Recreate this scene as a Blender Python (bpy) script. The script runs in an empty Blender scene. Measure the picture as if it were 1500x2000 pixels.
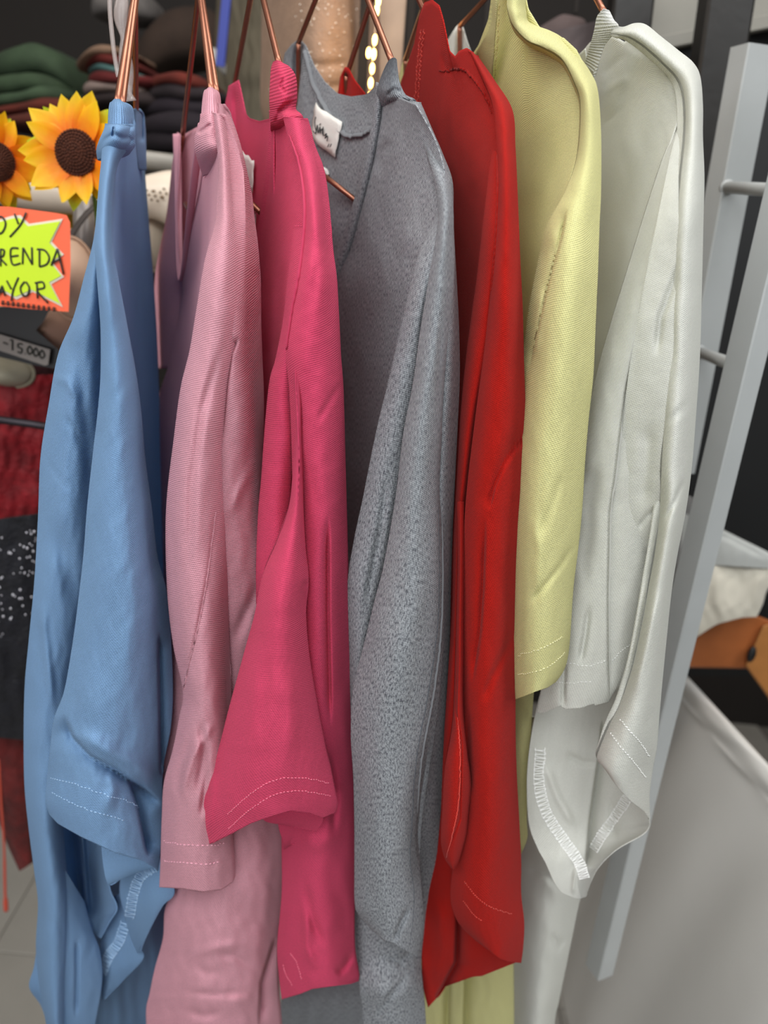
import bpy, math, random
import numpy as np
from mathutils import Vector, Matrix
random.seed(4)
rng = np.random.RandomState(7)
SC = bpy.context.scene
COL = SC.collection

# ------------------------------------------------------------------ camera
CAM_H = 1.5
FPX = 1500.0
PITCH, ROLL = math.atan(1500/4063.0), math.atan(405/4043.0)
cp, sp = math.cos(PITCH), math.sin(PITCH)
F_ = np.array([0, cp, -sp]); R0 = np.array([1.0, 0, 0]); U0 = np.array([0, sp, cp])
cr, sr = math.cos(ROLL), math.sin(ROLL)
R_ = cr*R0 + sr*U0
U_ = cr*U0 - sr*R0
CAMP = np.array([0, 0, CAM_H])
cam_d = bpy.data.cameras.new('camera'); cam = bpy.data.objects.new('camera', cam_d); COL.objects.link(cam)
cam.matrix_world = Matrix(((R_[0], U_[0], -F_[0], 0), (R_[1], U_[1], -F_[1], 0), (R_[2], U_[2], -F_[2], CAM_H), (0, 0, 0, 1)))
cam_d.sensor_fit = 'VERTICAL'; cam_d.sensor_height = 32; cam_d.lens = 24
cam_d.clip_start = 0.02
cam_d.dof.use_dof = True; cam_d.dof.focus_distance = 0.47; cam_d.dof.aperture_fstop = 24/4.6
SC.camera = cam

# ------------------------------------------------------------------ world, lights, exposure
w = bpy.data.worlds.new('World'); SC.world = w; w.use_nodes = True
bg = w.node_tree.nodes['Background']; bg.inputs[0].default_value = (0.80, 0.88, 1.0, 1); bg.inputs[1].default_value = 0.25
SC.view_settings.view_transform = 'Standard'; SC.view_settings.look = 'None'
SC.view_settings.exposure = 0.34; SC.view_settings.gamma = 1; SC.view_settings.use_curve_mapping = False
def area(name, loc, target, sx, sy, power, col):
    l = bpy.data.lights.new(name, 'AREA'); l.shape = 'RECTANGLE'; l.size = sx; l.size_y = sy; l.energy = power; l.color = col
    o = bpy.data.objects.new(name, l); COL.objects.link(o); o.location = loc
    o.rotation_euler = (Vector(target)-Vector(loc)).to_track_quat('-Z', 'Y').to_euler()
    return o
area('ceiling_light_front', (-0.25, -0.6, 2.62), (0.1, 0.5, 1.2), 1.5, 0.8, 25, (0.95, 0.98, 1.0))
area('front_fill_light', (-0.6, -1.7, 1.6), (0.05, 0.5, 1.1), 1.9, 1.6, 20, (0.96, 0.98, 1.0))  # added soft fill from low front left; no window stands there
area('left_fill_light', (-1.25, 0.15, 2.55), (0.15, 0.55, 1.35), 0.6, 1.2, 7, (1.0, 0.95, 0.88))  # added fill, not a known lamp: lifts the left-facing shirt panels
area('right_fill_light', (1.15, 0.0, 2.6), (0.55, 0.75, 0.8), 0.6, 1.2, 16, (0.95, 0.98, 1.0))  # invented lamp that brightens the grey cover at lower right
area('overhead_fill_light', (0.05, 0.7, 2.68), (0.05, 0.72, 0), 0.9, 0.5, 8, (1.0, 0.95, 0.9))  # extra lamp added over the shirts to light shoulders and the gaps between

# ------------------------------------------------------------------ helpers
def P(x, y, d):
    """world point(s) seen at pixel x, y of the photograph, d metres ahead of the camera along +Y"""
    x = np.asarray(x, float); y = np.asarray(y, float); d = np.asarray(d, float)
    u = (x-750)/FPX; v = (1000-y)/FPX
    r = F_ + u[..., None]*R_ + v[..., None]*U_
    return CAMP + r*(d/r[..., 1])[..., None]
def V(x, y, d): return Vector(P(x, y, d))

def tag(o, label=None, cat=None, group=None, kind=None):
    if label: o['label'] = label
    if cat: o['category'] = cat
    if group: o['group'] = group
    if kind: o['kind'] = kind
    return o
def empty(name, loc, label=None, cat=None, group=None):
    o = bpy.data.objects.new(name, None); COL.objects.link(o); o.location = loc; o.empty_display_size = 0.05
    return tag(o, label, cat, group)
def link(name, me, mat=None, parent=None):
    o = bpy.data.objects.new(name, me); COL.objects.link(o)
    if mat is not None and not me.materials: me.materials.append(mat)
    if parent is not None:
        o.parent = parent; o.matrix_parent_inverse = Matrix.Translation(-Vector(parent.location))
    return o
def mesh_np(name, verts, faces, uv=None, smooth=True):
    me = bpy.data.meshes.new(name)
    verts = np.asarray(verts, np.float32)
    n = len(faces)
    k = faces.shape[1]
    me.vertices.add(len(verts)); me.vertices.foreach_set('co', verts.ravel())
    me.loops.add(n*k); me.loops.foreach_set('vertex_index', faces.ravel().astype(np.int32))
    me.polygons.add(n); me.polygons.foreach_set('loop_start', (np.arange(n)*k).astype(np.int32))
    me.polygons.foreach_set('loop_total', np.full(n, k, np.int32))
    if smooth: me.polygons.foreach_set('use_smooth', np.ones(n, bool))
    if uv is not None:
        l = me.uv_layers.new(name='UVMap'); l.data.foreach_set('uv', uv[faces.ravel()].astype(np.float32).ravel())
    me.update(calc_edges=True); me.validate()
    return me
def mesh_py(name, verts, faces, smooth=False):
    me = bpy.data.meshes.new(name); me.from_pydata([tuple(map(float, v)) for v in verts], [], faces)
    me.update()
    if smooth:
        for p in me.polygons: p.use_smooth = True
    return me
class MB:
    def __init__(s): s.v = []; s.f = []; s.sm = []
    def add(s, vs, fs, smooth=False):
        b = len(s.v); s.v += [tuple(map(float, v)) for v in vs]; s.f += [tuple(i+b for i in f) for f in fs]; s.sm += [smooth]*len(fs)
    def build(s, name, mat, parent=None):
        me = bpy.data.meshes.new(name); me.from_pydata(s.v, [], s.f); me.update()
        me.polygons.foreach_set('use_smooth', s.sm)
        return link(name, me, mat, parent)
    def beam(s, a, b, wx, wy, side=(1, 0, 0), bev=0.0):
        """rectangular bar from a to b, width wx along side, wy along the other; small chamfers"""
        a = Vector(a); b = Vector(b); d = (b-a).normalized(); sx = Vector(side); sx = (sx-d*sx.dot(d)).normalized(); sy = d.cross(sx)
        hx, hy = wx/2, wy/2; c = bev or min(wx, wy)*0.08
        ring = [(hx, hy-c), (hx-c, hy), (-hx+c, hy), (-hx, hy-c), (-hx, -hy+c), (-hx+c, -hy), (hx-c, -hy), (hx, -hy+c)]
        vs = [p+sx*x+sy*y for p in (a, b) for x, y in ring]
        fs = [(i, (i+1) % 8, 8+(i+1) % 8, 8+i) for i in range(8)] + [tuple(range(7, -1, -1)), tuple(range(8, 16))]
        s.add(vs, fs)
    def tube(s, pts, r, n=10, closed=False, flat=1.0, caps=True):
        pts = [Vector(p) for p in pts]; m = len(pts)
        rr = r if hasattr(r, '__len__') else [r]*m
        up = None; vs = []
        for i, p in enumerate(pts):
            if closed: d = pts[(i+1) % m]-pts[i-1]
            else: d = pts[min(i+1, m-1)]-pts[max(i-1, 0)]
            d.normalize()
            if up is None:
                up = Vector((0, 1, 0)) if abs(d.y) < 0.9 else Vector((1, 0, 0))
            up = (up-d*up.dot(d)).normalized(); sd = d.cross(up)
            for k in range(n):
                a = 2*math.pi*k/n
                vs.append(p+(sd*math.cos(a)+up*math.sin(a)*flat)*rr[i])
        fs = []
        for i in range(m if closed else m-1):
            j = (i+1) % m
            for k in range(n): fs.append((i*n+k, i*n+(k+1) % n, j*n+(k+1) % n, j*n+k))
        if not closed and caps: fs += [tuple(range(n-1, -1, -1)), tuple((m-1)*n+k for k in range(n))]
        s.add(vs, fs, True)
    def ball(s, c, r, sx=1, sy=1, sz=1, nu=8, nv=6):
        vs = []; c = Vector(c)
        for j in range(nv+1):
            th = math.pi*j/nv
            for i in range(nu):
                a = 2*math.pi*i/nu
                vs.append(c+Vector((math.sin(th)*math.cos(a)*sx, math.sin(th)*math.sin(a)*sy, math.cos(th)*sz))*r)
        fs = [(j*nu+i, j*nu+(i+1) % nu, (j+1)*nu+(i+1) % nu, (j+1)*nu+i) for j in range(nv) for i in range(nu)]
        s.add(vs, fs, True)
def smoothpath(pts, n=8, closed=False):
    pts = [Vector(p) for p in pts]; out = []; m = len(pts)
    g = (lambda i: pts[i % m]) if closed else (lambda i: pts[max(0, min(m-1, i))])
    for i in range(m if closed else m-1):
        p0, p1, p2, p3 = g(i-1), g(i), g(i+1), g(i+2)
        for k in range(n):
            t = k/n
            out.append(0.5*((2*p1)+(p2-p0)*t+(2*p0-5*p1+4*p2-p3)*t*t+(3*p1-p0-3*p2+p3)*t**3))
    if not closed: out.append(pts[-1])
    return out

# ------------------------------------------------------------------ materials
def lin(c):
    return tuple((x/255/12.92 if x/255 <= 0.04045 else ((x/255+0.055)/1.055)**2.4) for x in c)+(1,)
def N(nt, t, **kw):
    n = nt.nodes.new(t)
    for k, v in kw.items(): setattr(n, k, v)
    return n
def mth(nt, op, a, b=None, c=None):
    n = nt.nodes.new('ShaderNodeMath'); n.operation = op
    for i, x in enumerate((a, b, c)):
        if x is None: continue
        if isinstance(x, (int, float)): n.inputs[i].default_value = x
        else: nt.links.new(x, n.inputs[i])
    return n.outputs[0]
def plain(name, col, rough=0.5, metal=0.0, noise=0.0, nscale=30, bump=0.0, bscale=200, emit=None, es=0, trans=0.0, spec=0.5, alpha=1, sheen=0):
    m = bpy.data.materials.new(name); m.use_nodes = True; nt = m.node_tree; b = nt.nodes['Principled BSDF']
    c = lin(col); b.inputs['Base Color'].default_value = c; b.inputs['Roughness'].default_value = rough; b.inputs['Metallic'].default_value = metal
    b.inputs['Specular IOR Level'].default_value = spec; b.inputs['Transmission Weight'].default_value = trans; b.inputs['Alpha'].default_value = alpha
    b.inputs['Sheen Weight'].default_value = sheen
    if emit: b.inputs['Emission Color'].default_value = lin(emit); b.inputs['Emission Strength'].default_value = es
    tc = N(nt, 'ShaderNodeTexCoord')
    nz = N(nt, 'ShaderNodeTexNoise'); nz.inputs['Scale'].default_value = nscale; nz.inputs['Detail'].default_value = 4
    nt.links.new(tc.outputs['Object'], nz.inputs['Vector'])
    if noise:
        mx = N(nt, 'ShaderNodeMixRGB', blend_type='MULTIPLY'); mx.inputs[0].default_value = 1; mx.inputs[1].default_value = c
        r = N(nt, 'ShaderNodeMapRange'); r.inputs[1].default_value = .3; r.inputs[2].default_value = .7; r.inputs[3].default_value = 1-noise; r.inputs[4].default_value = 1
        nt.links.new(nz.outputs[0], r.inputs[0]); nt.links.new(r.outputs[0], mx.inputs[2]); nt.links.new(mx.outputs[0], b.inputs['Base Color'])
    if bump:
        nb = N(nt, 'ShaderNodeTexNoise'); nb.inputs['Scale'].default_value = bscale; nt.links.new(tc.outputs['Object'], nb.inputs['Vector'])
        bm = N(nt, 'ShaderNodeBump'); bm.inputs['Strength'].default_value = bump; bm.inputs['Distance'].default_value = 0.002
        nt.links.new(nb.outputs[0], bm.inputs['Height']); nt.links.new(bm.outputs[0], b.inputs['Normal'])
    return m
def knit(name, col, pitch=0.0011, slant=0.5, depth=0.00024, cross=0.0012, transl=0.34, heather=None, rib=False, gap=0.6):
    """jersey: ridged courses across the cloth, cut into stitches, on metric UVs"""
    m = bpy.data.materials.new(name); m.use_nodes = True; nt = m.node_tree; L = nt.links
    b = nt.nodes['Principled BSDF']; out = nt.nodes['Material Output']
    b.inputs['Roughness'].default_value = 0.92; b.inputs['Specular IOR Level'].default_value = 0.12
    b.inputs['Sheen Weight'].default_value = 0.12; b.inputs['Sheen Roughness'].default_value = 0.6
    b.inputs['Sheen Tint'].default_value = tuple(0.5+0.5*x for x in lin(col)[:3])+(1,)
    uv = N(nt, 'ShaderNodeUVMap'); sx = N(nt, 'ShaderNodeSeparateXYZ'); L.new(uv.outputs[0], sx.inputs[0])
    wn = N(nt, 'ShaderNodeTexNoise'); wn.inputs['Scale'].default_value = 60; wn.inputs['Detail'].default_value = 2; L.new(uv.outputs[0], wn.inputs['Vector'])
    wob = mth(nt, 'MULTIPLY', wn.outputs[0], 0.0014)
    u, v = sx.outputs[0], sx.outputs[1]
    a, c = (u, v) if not rib else (v, u)
    ph = mth(nt, 'ADD', mth(nt, 'ADD', c, mth(nt, 'MULTIPLY', a, slant)), wob)
    s1 = mth(nt, 'SINE', mth(nt, 'MULTIPLY', ph, 2*math.pi/pitch))
    s1 = mth(nt, 'MULTIPLY_ADD', s1, 0.5, 0.5)
    ph2 = mth(nt, 'ADD', mth(nt, 'SUBTRACT', a, mth(nt, 'MULTIPLY', c, 0.5)), wob)
    s2 = mth(nt, 'MULTIPLY_ADD', mth(nt, 'SINE', mth(nt, 'MULTIPLY', ph2, 2*math.pi/cross)), 0.5, 0.5)
    fz = N(nt, 'ShaderNodeTexNoise'); fz.inputs['Scale'].default_value = 900; fz.inputs['Detail'].default_value = 3; L.new(uv.outputs[0], fz.inputs['Vector'])
    h = mth(nt, 'ADD', mth(nt, 'MULTIPLY', s1, 1.0 if rib else 0.75), mth(nt, 'ADD', mth(nt, 'MULTIPLY', s2, 0.1 if rib else 0.3), mth(nt, 'MULTIPLY', fz.outputs[0], 0.6)))
    big = N(nt, 'ShaderNodeTexNoise'); big.inputs['Scale'].default_value = 22; big.inputs['Detail'].default_value = 3; L.new(uv.outputs[0], big.inputs['Vector'])
    bmb = N(nt, 'ShaderNodeBump'); bmb.inputs['Strength'].default_value = 0.35; bmb.inputs['Distance'].default_value = 0.0025; L.new(big.outputs[0], bmb.inputs['Height'])
    bm = N(nt, 'ShaderNodeBump'); bm.inputs['Strength'].default_value = 1; bm.inputs['Distance'].default_value = depth
    L.new(h, bm.inputs['Height']); L.new(bmb.outputs[0], bm.inputs['Normal']); L.new(bm.outputs[0], b.inputs['Normal'])
    base = N(nt, 'ShaderNodeMixRGB'); c0 = lin(col)
    base.inputs[1].default_value = tuple(x*gap for x in c0[:3])+(1,); base.inputs[2].default_value = c0
    gp = mth(nt, 'MULTIPLY_ADD', s1, 0.6, mth(nt, 'MULTIPLY', s2, 0.4)); gp = mth(nt, 'ADD', gp, mth(nt, 'MULTIPLY_ADD', fz.outputs[0], 0.8, -0.4)); gm = N(nt, 'ShaderNodeClamp'); L.new(mth(nt, 'MULTIPLY', gp, 1.35), gm.inputs[0]); L.new(gm.outputs[0], base.inputs[0])
    colout = base.outputs[0]
    if heather:
        mp = N(nt, 'ShaderNodeMapping'); mp.inputs['Scale'].default_value = (1300, 330, 1); L.new(uv.outputs[0], mp.inputs[0])
        hn = N(nt, 'ShaderNodeTexNoise'); hn.inputs['Scale'].default_value = 1; hn.inputs['Detail'].default_value = 4; hn.inputs['Roughness'].default_value = 0.7
        L.new(mp.outputs[0], hn.inputs['Vector'])
        rp = N(nt, 'ShaderNodeValToRGB'); rp.color_ramp.elements[0].position = 0.36; rp.color_ramp.elements[0].color = lin(heather)
        rp.color_ramp.elements[1].position = 0.58; rp.color_ramp.elements[1].color = c0
        L.new(hn.outputs[0], rp.inputs[0])
        mx = N(nt, 'ShaderNodeMixRGB', blend_type='MULTIPLY'); mx.inputs[0].default_value = 0.8
        g = N(nt, 'ShaderNodeMapRange'); g.inputs[3].default_value = gap; L.new(s1, g.inputs[0])
        L.new(rp.outputs[0], mx.inputs[1]); L.new(g.outputs[0], mx.inputs[2]); colout = mx.outputs[0]
    L.new(colout, b.inputs['Base Color'])
    tr = N(nt, 'ShaderNodeBsdfTranslucent'); L.new(colout, tr.inputs[0]); L.new(bm.outputs[0], tr.inputs['Normal'])
    ms = N(nt, 'ShaderNodeMixShader'); ms.inputs[0].default_value = transl
    L.new(b.outputs[0], ms.inputs[1]); L.new(tr.outputs[0], ms.inputs[2]); L.new(ms.outputs[0], out.inputs[0])
    return m

# ------------------------------------------------------------------ cloth sheets
def cr_matrix(n, m):
    """Catmull-Rom weights: n control points -> m samples"""
    W = np.zeros((m, n))
    for j in range(m):
        x = j/(m-1)*(n-1); i = min(int(x), n-2); t = x-i
        w4 = (0.5*(-t+2*t*t-t**3), 0.5*(2-5*t*t+3*t**3), 0.5*(t+4*t*t-3*t**3), 0.5*(-t*t+t**3))
        for k, wk in zip((i-1, i, i+1, i+2), w4):
            if k < 0: W[j, 0] += 2*wk; W[j, 1] -= wk
            elif k > n-1: W[j, n-1] += 2*wk; W[j, n-2] -= wk
            else: W[j, k] += wk
    return W
def seg_dist(X, Y, pts):
    """distance and side (+ to the left of travel on screen) from a pixel polyline; also position 0..1 along it"""
    best = np.full(X.shape, 1e9); sg = np.zeros(X.shape); al = np.zeros(X.shape)
    n = len(pts)-1
    for i in range(n):
        ax, ay = pts[i]; bx, by = pts[i+1]; dx, dy = bx-ax, by-ay; L2 = dx*dx+dy*dy
        tt = np.clip(((X-ax)*dx+(Y-ay)*dy)/L2, 0, 1)
        d = np.hypot(X-ax-tt*dx, Y-ay-tt*dy); c = dx*(Y-ay)-dy*(X-ax)
        msk = d < best
        best = np.where(msk, d, best); sg = np.where(msk, np.sign(c), sg); al = np.where(msk, (i+tt)/n, al)
    return best, sg, al
def noise2(u, v, seed, n=7, f0=1.0):
    r = np.random.RandomState(seed); o = np.zeros(u.shape)
    for i in range(n):
        f = f0*(1.35**i); a = r.uniform(0, 2*np.pi); ph = r.uniform(0, 6.28)
        o += np.sin((u*np.cos(a)+v*np.sin(a)*0.45)*f*6.28+ph+1.3*np.sin(v*f*3+ph))*(0.8**i)
    return o/3
class Cloth:
    """rows: (xl, yl, xr, yr, dl, dm, dr) pixel edges left/right and depths in cm at left, middle, right"""
    def __init__(s, rows, nu=90, nv=200, top=None, bot=None, creases=(), wav=0.12, seed=1, close=None):
        A = np.array(rows, float); W = cr_matrix(len(A), nv); E = W @ A
        sv = np.linspace(0, 1, nu)[None, :]; t = np.linspace(0, 1, nv)[:, None]
        X = E[:, 0:1]*(1-sv)+E[:, 2:3]*sv; Y = E[:, 1:2]*(1-sv)+E[:, 3:4]*sv
        dl, dm, dr = E[:, 4:5], E[:, 5:6], E[:, 6:7]
        D = dl*(1-sv)*(1-2*sv)+4*dm*sv*(1-sv)+dr*sv*(2*sv-1)
        if top:
            dy = np.interp(sv, [p[0] for p in top], [p[1] for p in top]); dy = np.repeat(dy, nv, 0)
            Y = Y+dy*np.clip(1-t*top_len(top), 0, 1)**2
        if bot:
            xs = np.array([p[0] for p in bot], float); ys = np.array([p[1] for p in bot], float)
            dy = np.interp(sv, xs, ys); Y = Y+dy*np.clip((t-0.8)/0.2, 0, 1)**2
        L = 8.0
        D = D+0.5*wav*noise2(X/100*1.0, Y/100*0.55, seed)*np.clip(np.minimum(sv, 1-sv)*8, 0, 1)
        for c in creases:
            pts, wd, amp, kind = c[:4]
            d, sg, al = seg_dist(X, Y, pts)
            fade = np.clip(np.minimum(al, 1-al)*(c[4] if len(c) > 4 else 6), 0, 1)
            fade = fade*fade*(3-2*fade); amp = amp*(0.7 if kind == 'v' else 1)
            if kind == 'v': D = D+amp*fade*np.exp(-(d/wd)**2)
            elif kind == 'l': D = D+amp*fade*np.where(sg < 0, np.exp(-d/wd), np.exp(-(d/3.5)**2))
            elif kind == 'r': D = D+amp*fade*np.where(sg > 0, np.exp(-d/wd), np.exp(-(d/3.5)**2))
        s.X, s.Y, s.D = X, Y, D
        s.G = P(X, Y, D/100); s.nu, s.nv = nu, nv
        s.front = s.G
        G = s.G
        if close:
            dx, dyy, wmax = close
            prof = np.sqrt(np.clip(np.sin(np.pi*sv), 0, 1))*np.clip(t*12, 0, 1)**0.5
            off = np.array([dx, dyy, 0.0])
            B = G+off*(wmax*prof)[..., None]
            G = np.concatenate([G, B[:, -2:0:-1]], 1); s.wrap = True
        else: s.wrap = False
        s.full = G
    def build(s, name, mat, parent, thick=0.0007, uvs=1.0, u0=0.0):
        G = s.full; nv, nu = G.shape[:2]
        du = np.linalg.norm(np.diff(G, axis=1), axis=2).mean(0); uu = np.concatenate([[0], np.cumsum(du)])
        dv = np.linalg.norm(np.diff(G, axis=0), axis=2).mean(1); vv = np.concatenate([[0], np.cumsum(dv)])
        UU = np.repeat(uu[None], nv, 0)*uvs+u0; VV = np.repeat(vv[:, None], nu, 1)*uvs
        idx = np.arange(nv*nu).reshape(nv, nu)
        if s.wrap: idx = np.concatenate([idx, idx[:, :1]], 1)
        f = np.stack([idx[:-1, :-1], idx[1:, :-1], idx[1:, 1:], idx[:-1, 1:]], -1).reshape(-1, 4)
        me = mesh_np(name, G.reshape(-1, 3), f, np.stack([UU.ravel(), VV.ravel()], 1))
        o = link(name, me, mat, parent)
        if thick:
            md = o.modifiers.new('thickness', 'SOLIDIFY'); md.thickness = thick; md.offset = -1
        return o
    def at(s, u, v, lift=0.0):
        i = v*(s.nv-1); j = u*(s.nu-1); i0 = int(min(i, s.nv-2)); j0 = int(min(j, s.nu-2)); a, b = i-i0, j-j0
        g = s.front
        p = (g[i0, j0]*(1-a)+g[i0+1, j0]*a)*(1-b)+(g[i0, j0+1]*(1-a)+g[i0+1, j0+1]*a)*b
        if lift:
            dv = g[i0+1, j0]-g[i0, j0]; dh = g[i0, j0+1]-g[i0, j0]
            n = np.cross(dv, dh); n /= (np.linalg.norm(n)+1e-12)
            if np.dot(n, CAMP-p) < 0: n = -n
            p = p+n*lift
        return Vector(p)
    def pix(s, x, y):
        """(u, v) of the front surface closest to a pixel"""
        d = (s.X-x)**2+(s.Y-y)**2; k = int(np.argmin(d)); return (k % s.nu)/(s.nu-1), (k//s.nu)/(s.nv-1)
    def path(s, pts, lift=0.0004, n=60):
        pts = smooth2(pts, n); return [s.at(*s.pix(x, y), lift) for x, y in pts]
def top_len(top): return 4.0
def smooth2(pts, n):
    A = np.array(pts, float)
    if len(A) == 2: return [tuple(A[0]*(1-t)+A[1]*t) for t in np.linspace(0, 1, n)]
    return [tuple(r) for r in (cr_matrix(len(A), n) @ A)]
def stitches(cl, name, lines, mat, parent, r=0.00032, step=0.0030, lift=0.0003, fill=0.62):
    mb = MB()
    for pts in lines:
        raw = cl.path(pts, lift, 140)
        # drop backtracks, then resample by length
        L = [0]
        for a, b in zip(raw, raw[1:]): L.append(L[-1]+(b-a).length)
        tot = L[-1]; k = max(2, int(tot/step))
        def ev(x):
            x = min(max(x, 0), tot); i = int(np.searchsorted(L, x)); i = max(1, min(i, len(L)-1))
            t = (x-L[i-1])/max(L[i]-L[i-1], 1e-9); return raw[i-1].lerp(raw[i], t)
        for i in range(k):
            a, b = ev(i*step), ev(i*step+step*fill)
            if (b-a).length < 1e-5: continue
            m = (a+b)/2; mb.tube([a, m, b], [r*0.55, r, r*0.55], 5)
    o = mb.build(name, mat, parent); o['kind'] = 'stuff'; return o
def overlock(cl, name, line, width, mat, parent, n=16, r=0.00035):
    """zig-zag overlock thread along a pixel line"""
    mb = MB(); A = smooth2(line, n*2+1)
    pts = []
    for i, (x, y) in enumerate(A):
        j = min(i, len(A)-2); tx, ty = A[j+1][0]-A[j][0], A[j+1][1]-A[j][1]; l = math.hypot(tx, ty)+1e-6
        nx, ny = -ty/l, tx/l; w_ = width*(0.5 if i % 2 else -0.5)
        pts.append(cl.at(*cl.pix(x+nx*w_, y+ny*w_), 0.0005))
        pts.append(cl.at(*cl.pix(x+nx*w_*0.8+tx*.5, y+ny*w_*0.8+ty*.5), 0.0008))
    mb.tube(smoothpath(pts, 3), r, 5)
    for sgn in (-0.5, 0.5):
        q = []
        for i, (x, y) in enumerate(A):
            j = min(i, len(A)-2); tx, ty = A[j+1][0]-A[j][0], A[j+1][1]-A[j][1]; l = math.hypot(tx, ty)+1e-6
            q.append(cl.at(*cl.pix(x-ty/l*width*sgn, y+tx/l*width*sgn), 0.0004))
        mb.tube(q, r, 5)
    o = mb.build(name, mat, parent); o['kind'] = 'stuff'; return o
def cord(cl, name, line, mat, parent, r=0.0006, lift=0.0002):
    pp = cl.path(line, lift, 70); mb = MB(); mb.tube(pp, [r*max(.05, math.sin(math.pi*i/(len(pp)-1)))**.3 for i in range(len(pp))], 6); return mb.build(name, mat, parent)

# ------------------------------------------------------------------ setting: shop room
M_wall = plain('shop_wall', (40, 34, 30), .8, noise=.2, nscale=3)
M_wallr = plain('shop_wall_side', (96, 92, 88), .8, noise=.1, nscale=3)
M_ceil = plain('ceiling_paint', (190, 188, 184), .9)
M_grout = plain('grout', (120, 114, 106), .9)
M_tile = plain('floor_tile', (176, 170, 160), .35, noise=.10, nscale=9)
def boxm(lo, hi):
    m = MB(); x0, y0, z0 = lo; x1, y1, z1 = hi
    m.add([(x0, y0, z0), (x1, y0, z0), (x1, y1, z0), (x0, y1, z0), (x0, y0, z1), (x1, y0, z1), (x1, y1, z1), (x0, y1, z1)], [(0, 3, 2, 1), (4, 5, 6, 7), (0, 1, 5, 4), (1, 2, 6, 5), (2, 3, 7, 6), (3, 0, 4, 7)]); return m
XL, XR, YB, YF, ZC = -1.7, 2.0, 2.3, -2.4, 2.75
fl = boxm((XL, YF, -.05), (XR, YB, -.004)).build('floor', M_grout); tag(fl, kind='structure')
tag(boxm((XL, YB, -.05), (XR, YB+.1, ZC)).build('wall_back', M_wall), kind='structure')
tag(boxm((XL-.1, YF, -.05), (XL, YB, ZC)).build('wall_left', M_wall), kind='structure')
tag(boxm((XR, YF, -.05), (XR+.1, YB, ZC)).build('wall_right', M_wallr), kind='structure')
tag(boxm((XL, YF-.1, -.05), (XR, YF, ZC)).build('wall_front', M_wallr), kind='structure')
tag(boxm((XL, YF, ZC), (XR, YB, ZC+.1)).build('ceiling', M_ceil), kind='structure')
ts = .30; tm = None
for i in range(-5, 5):
    for j in range(1, 8):
        if tm is None:
            g_ = .0025; c_ = .0015; s_ = ts/2-g_/2; m = MB()
            m.add([(-s_, -s_, -.006), (s_, -s_, -.006), (s_, s_, -.006), (-s_, s_, -.006), (-s_, -s_, -c_), (s_, -s_, -c_), (s_, s_, -c_), (-s_, s_, -c_), (-s_+c_, -s_+c_, 0), (s_-c_, -s_+c_, 0), (s_-c_, s_-c_, 0), (-s_+c_, s_-c_, 0)],
                  [(0, 3, 2, 1), (8, 9, 10, 11)]+[(k, (k+1) % 4, (k+1) % 4+4, k+4) for k in range(4)]+[(k+4, (k+1) % 4+4, (k+1) % 4+8, k+8) for k in range(4)])
            o = m.build('floor_tile', M_tile, fl); tm = o.data
        else: o = link('floor_tile', tm, None, None); o.parent = fl
        o.matrix_parent_inverse = Matrix.Identity(4); o.location = (i*ts+.02, j*ts+.12, .0)
# ------------------------------------------------------------------ t-shirts
M_blue = knit('blue_jersey', (150, 190, 232))
M_blue_rib = knit('blue_rib', (150, 190, 232), rib=True, pitch=0.0019, slant=0.02, depth=0.0006, gap=0.7)
M_pink = knit('pink_jersey', (250, 186, 200), pitch=0.0013, slant=0.15, depth=0.0003)
M_pink_rib = knit('pink_rib', (250, 188, 202), rib=True, pitch=0.0019, slant=0.02, depth=0.0005, gap=0.75)
M_hot = knit('hot_pink_jersey', (246, 88, 128), pitch=0.0012, slant=0.25)
M_hot_rib = knit('hot_pink_rib', (244, 84, 122), rib=False, pitch=0.0022, slant=0.05, depth=0.0005)
M_grey = knit('grey_melange', (204, 208, 212), pitch=0.0012, slant=0.3, heather=(104, 106, 114), gap=0.6)
M_grey_rib = knit('grey_rib', (180, 186, 192), rib=True, pitch=0.0020, slant=0.05, depth=0.0006, gap=0.6, heather=(110, 114, 122))
M_red = knit('red_jersey', (212, 36, 26), pitch=0.0011, slant=0.55, gap=0.45)
M_yel = knit('yellow_jersey', (252, 248, 184), pitch=0.0012, slant=0.4, transl=0.38)
M_wht = knit('white_jersey', (244, 244, 236), pitch=0.0011, slant=0.5, transl=0.38, gap=0.78)
M_wht_rib = knit('white_rib', (238, 238, 234), rib=False, pitch=0.0022, slant=0.02, depth=0.0005, gap=0.8)
def thread(n, c): return plain(n, c, 0.6, sheen=0.3)
T_blue = thread('blue_thread', (170, 205, 238)); T_pink = thread('pink_thread', (250, 180, 198)); T_hot = thread('hot_pink_thread', (250, 120, 150))
T_grey = thread('dark_grey_thread', (70, 76, 84)); T_red = thread('red_thread', (225, 60, 40)); T_yel = thread('yellow_thread', (244, 240, 190)); T_wht = thread('white_thread', (246, 246, 242))
M_label = plain('woven_label', (232, 228, 220), 0.7, bump=0.2, bscale=900)
M_ink = plain('black_ink', (28, 28, 30), 0.6)

def shirt(px, py, d, label):
    return empty('t_shirt', V(px, py, d/100), label, 't-shirt', 'short-sleeved t-shirts on copper hangers')

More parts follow.
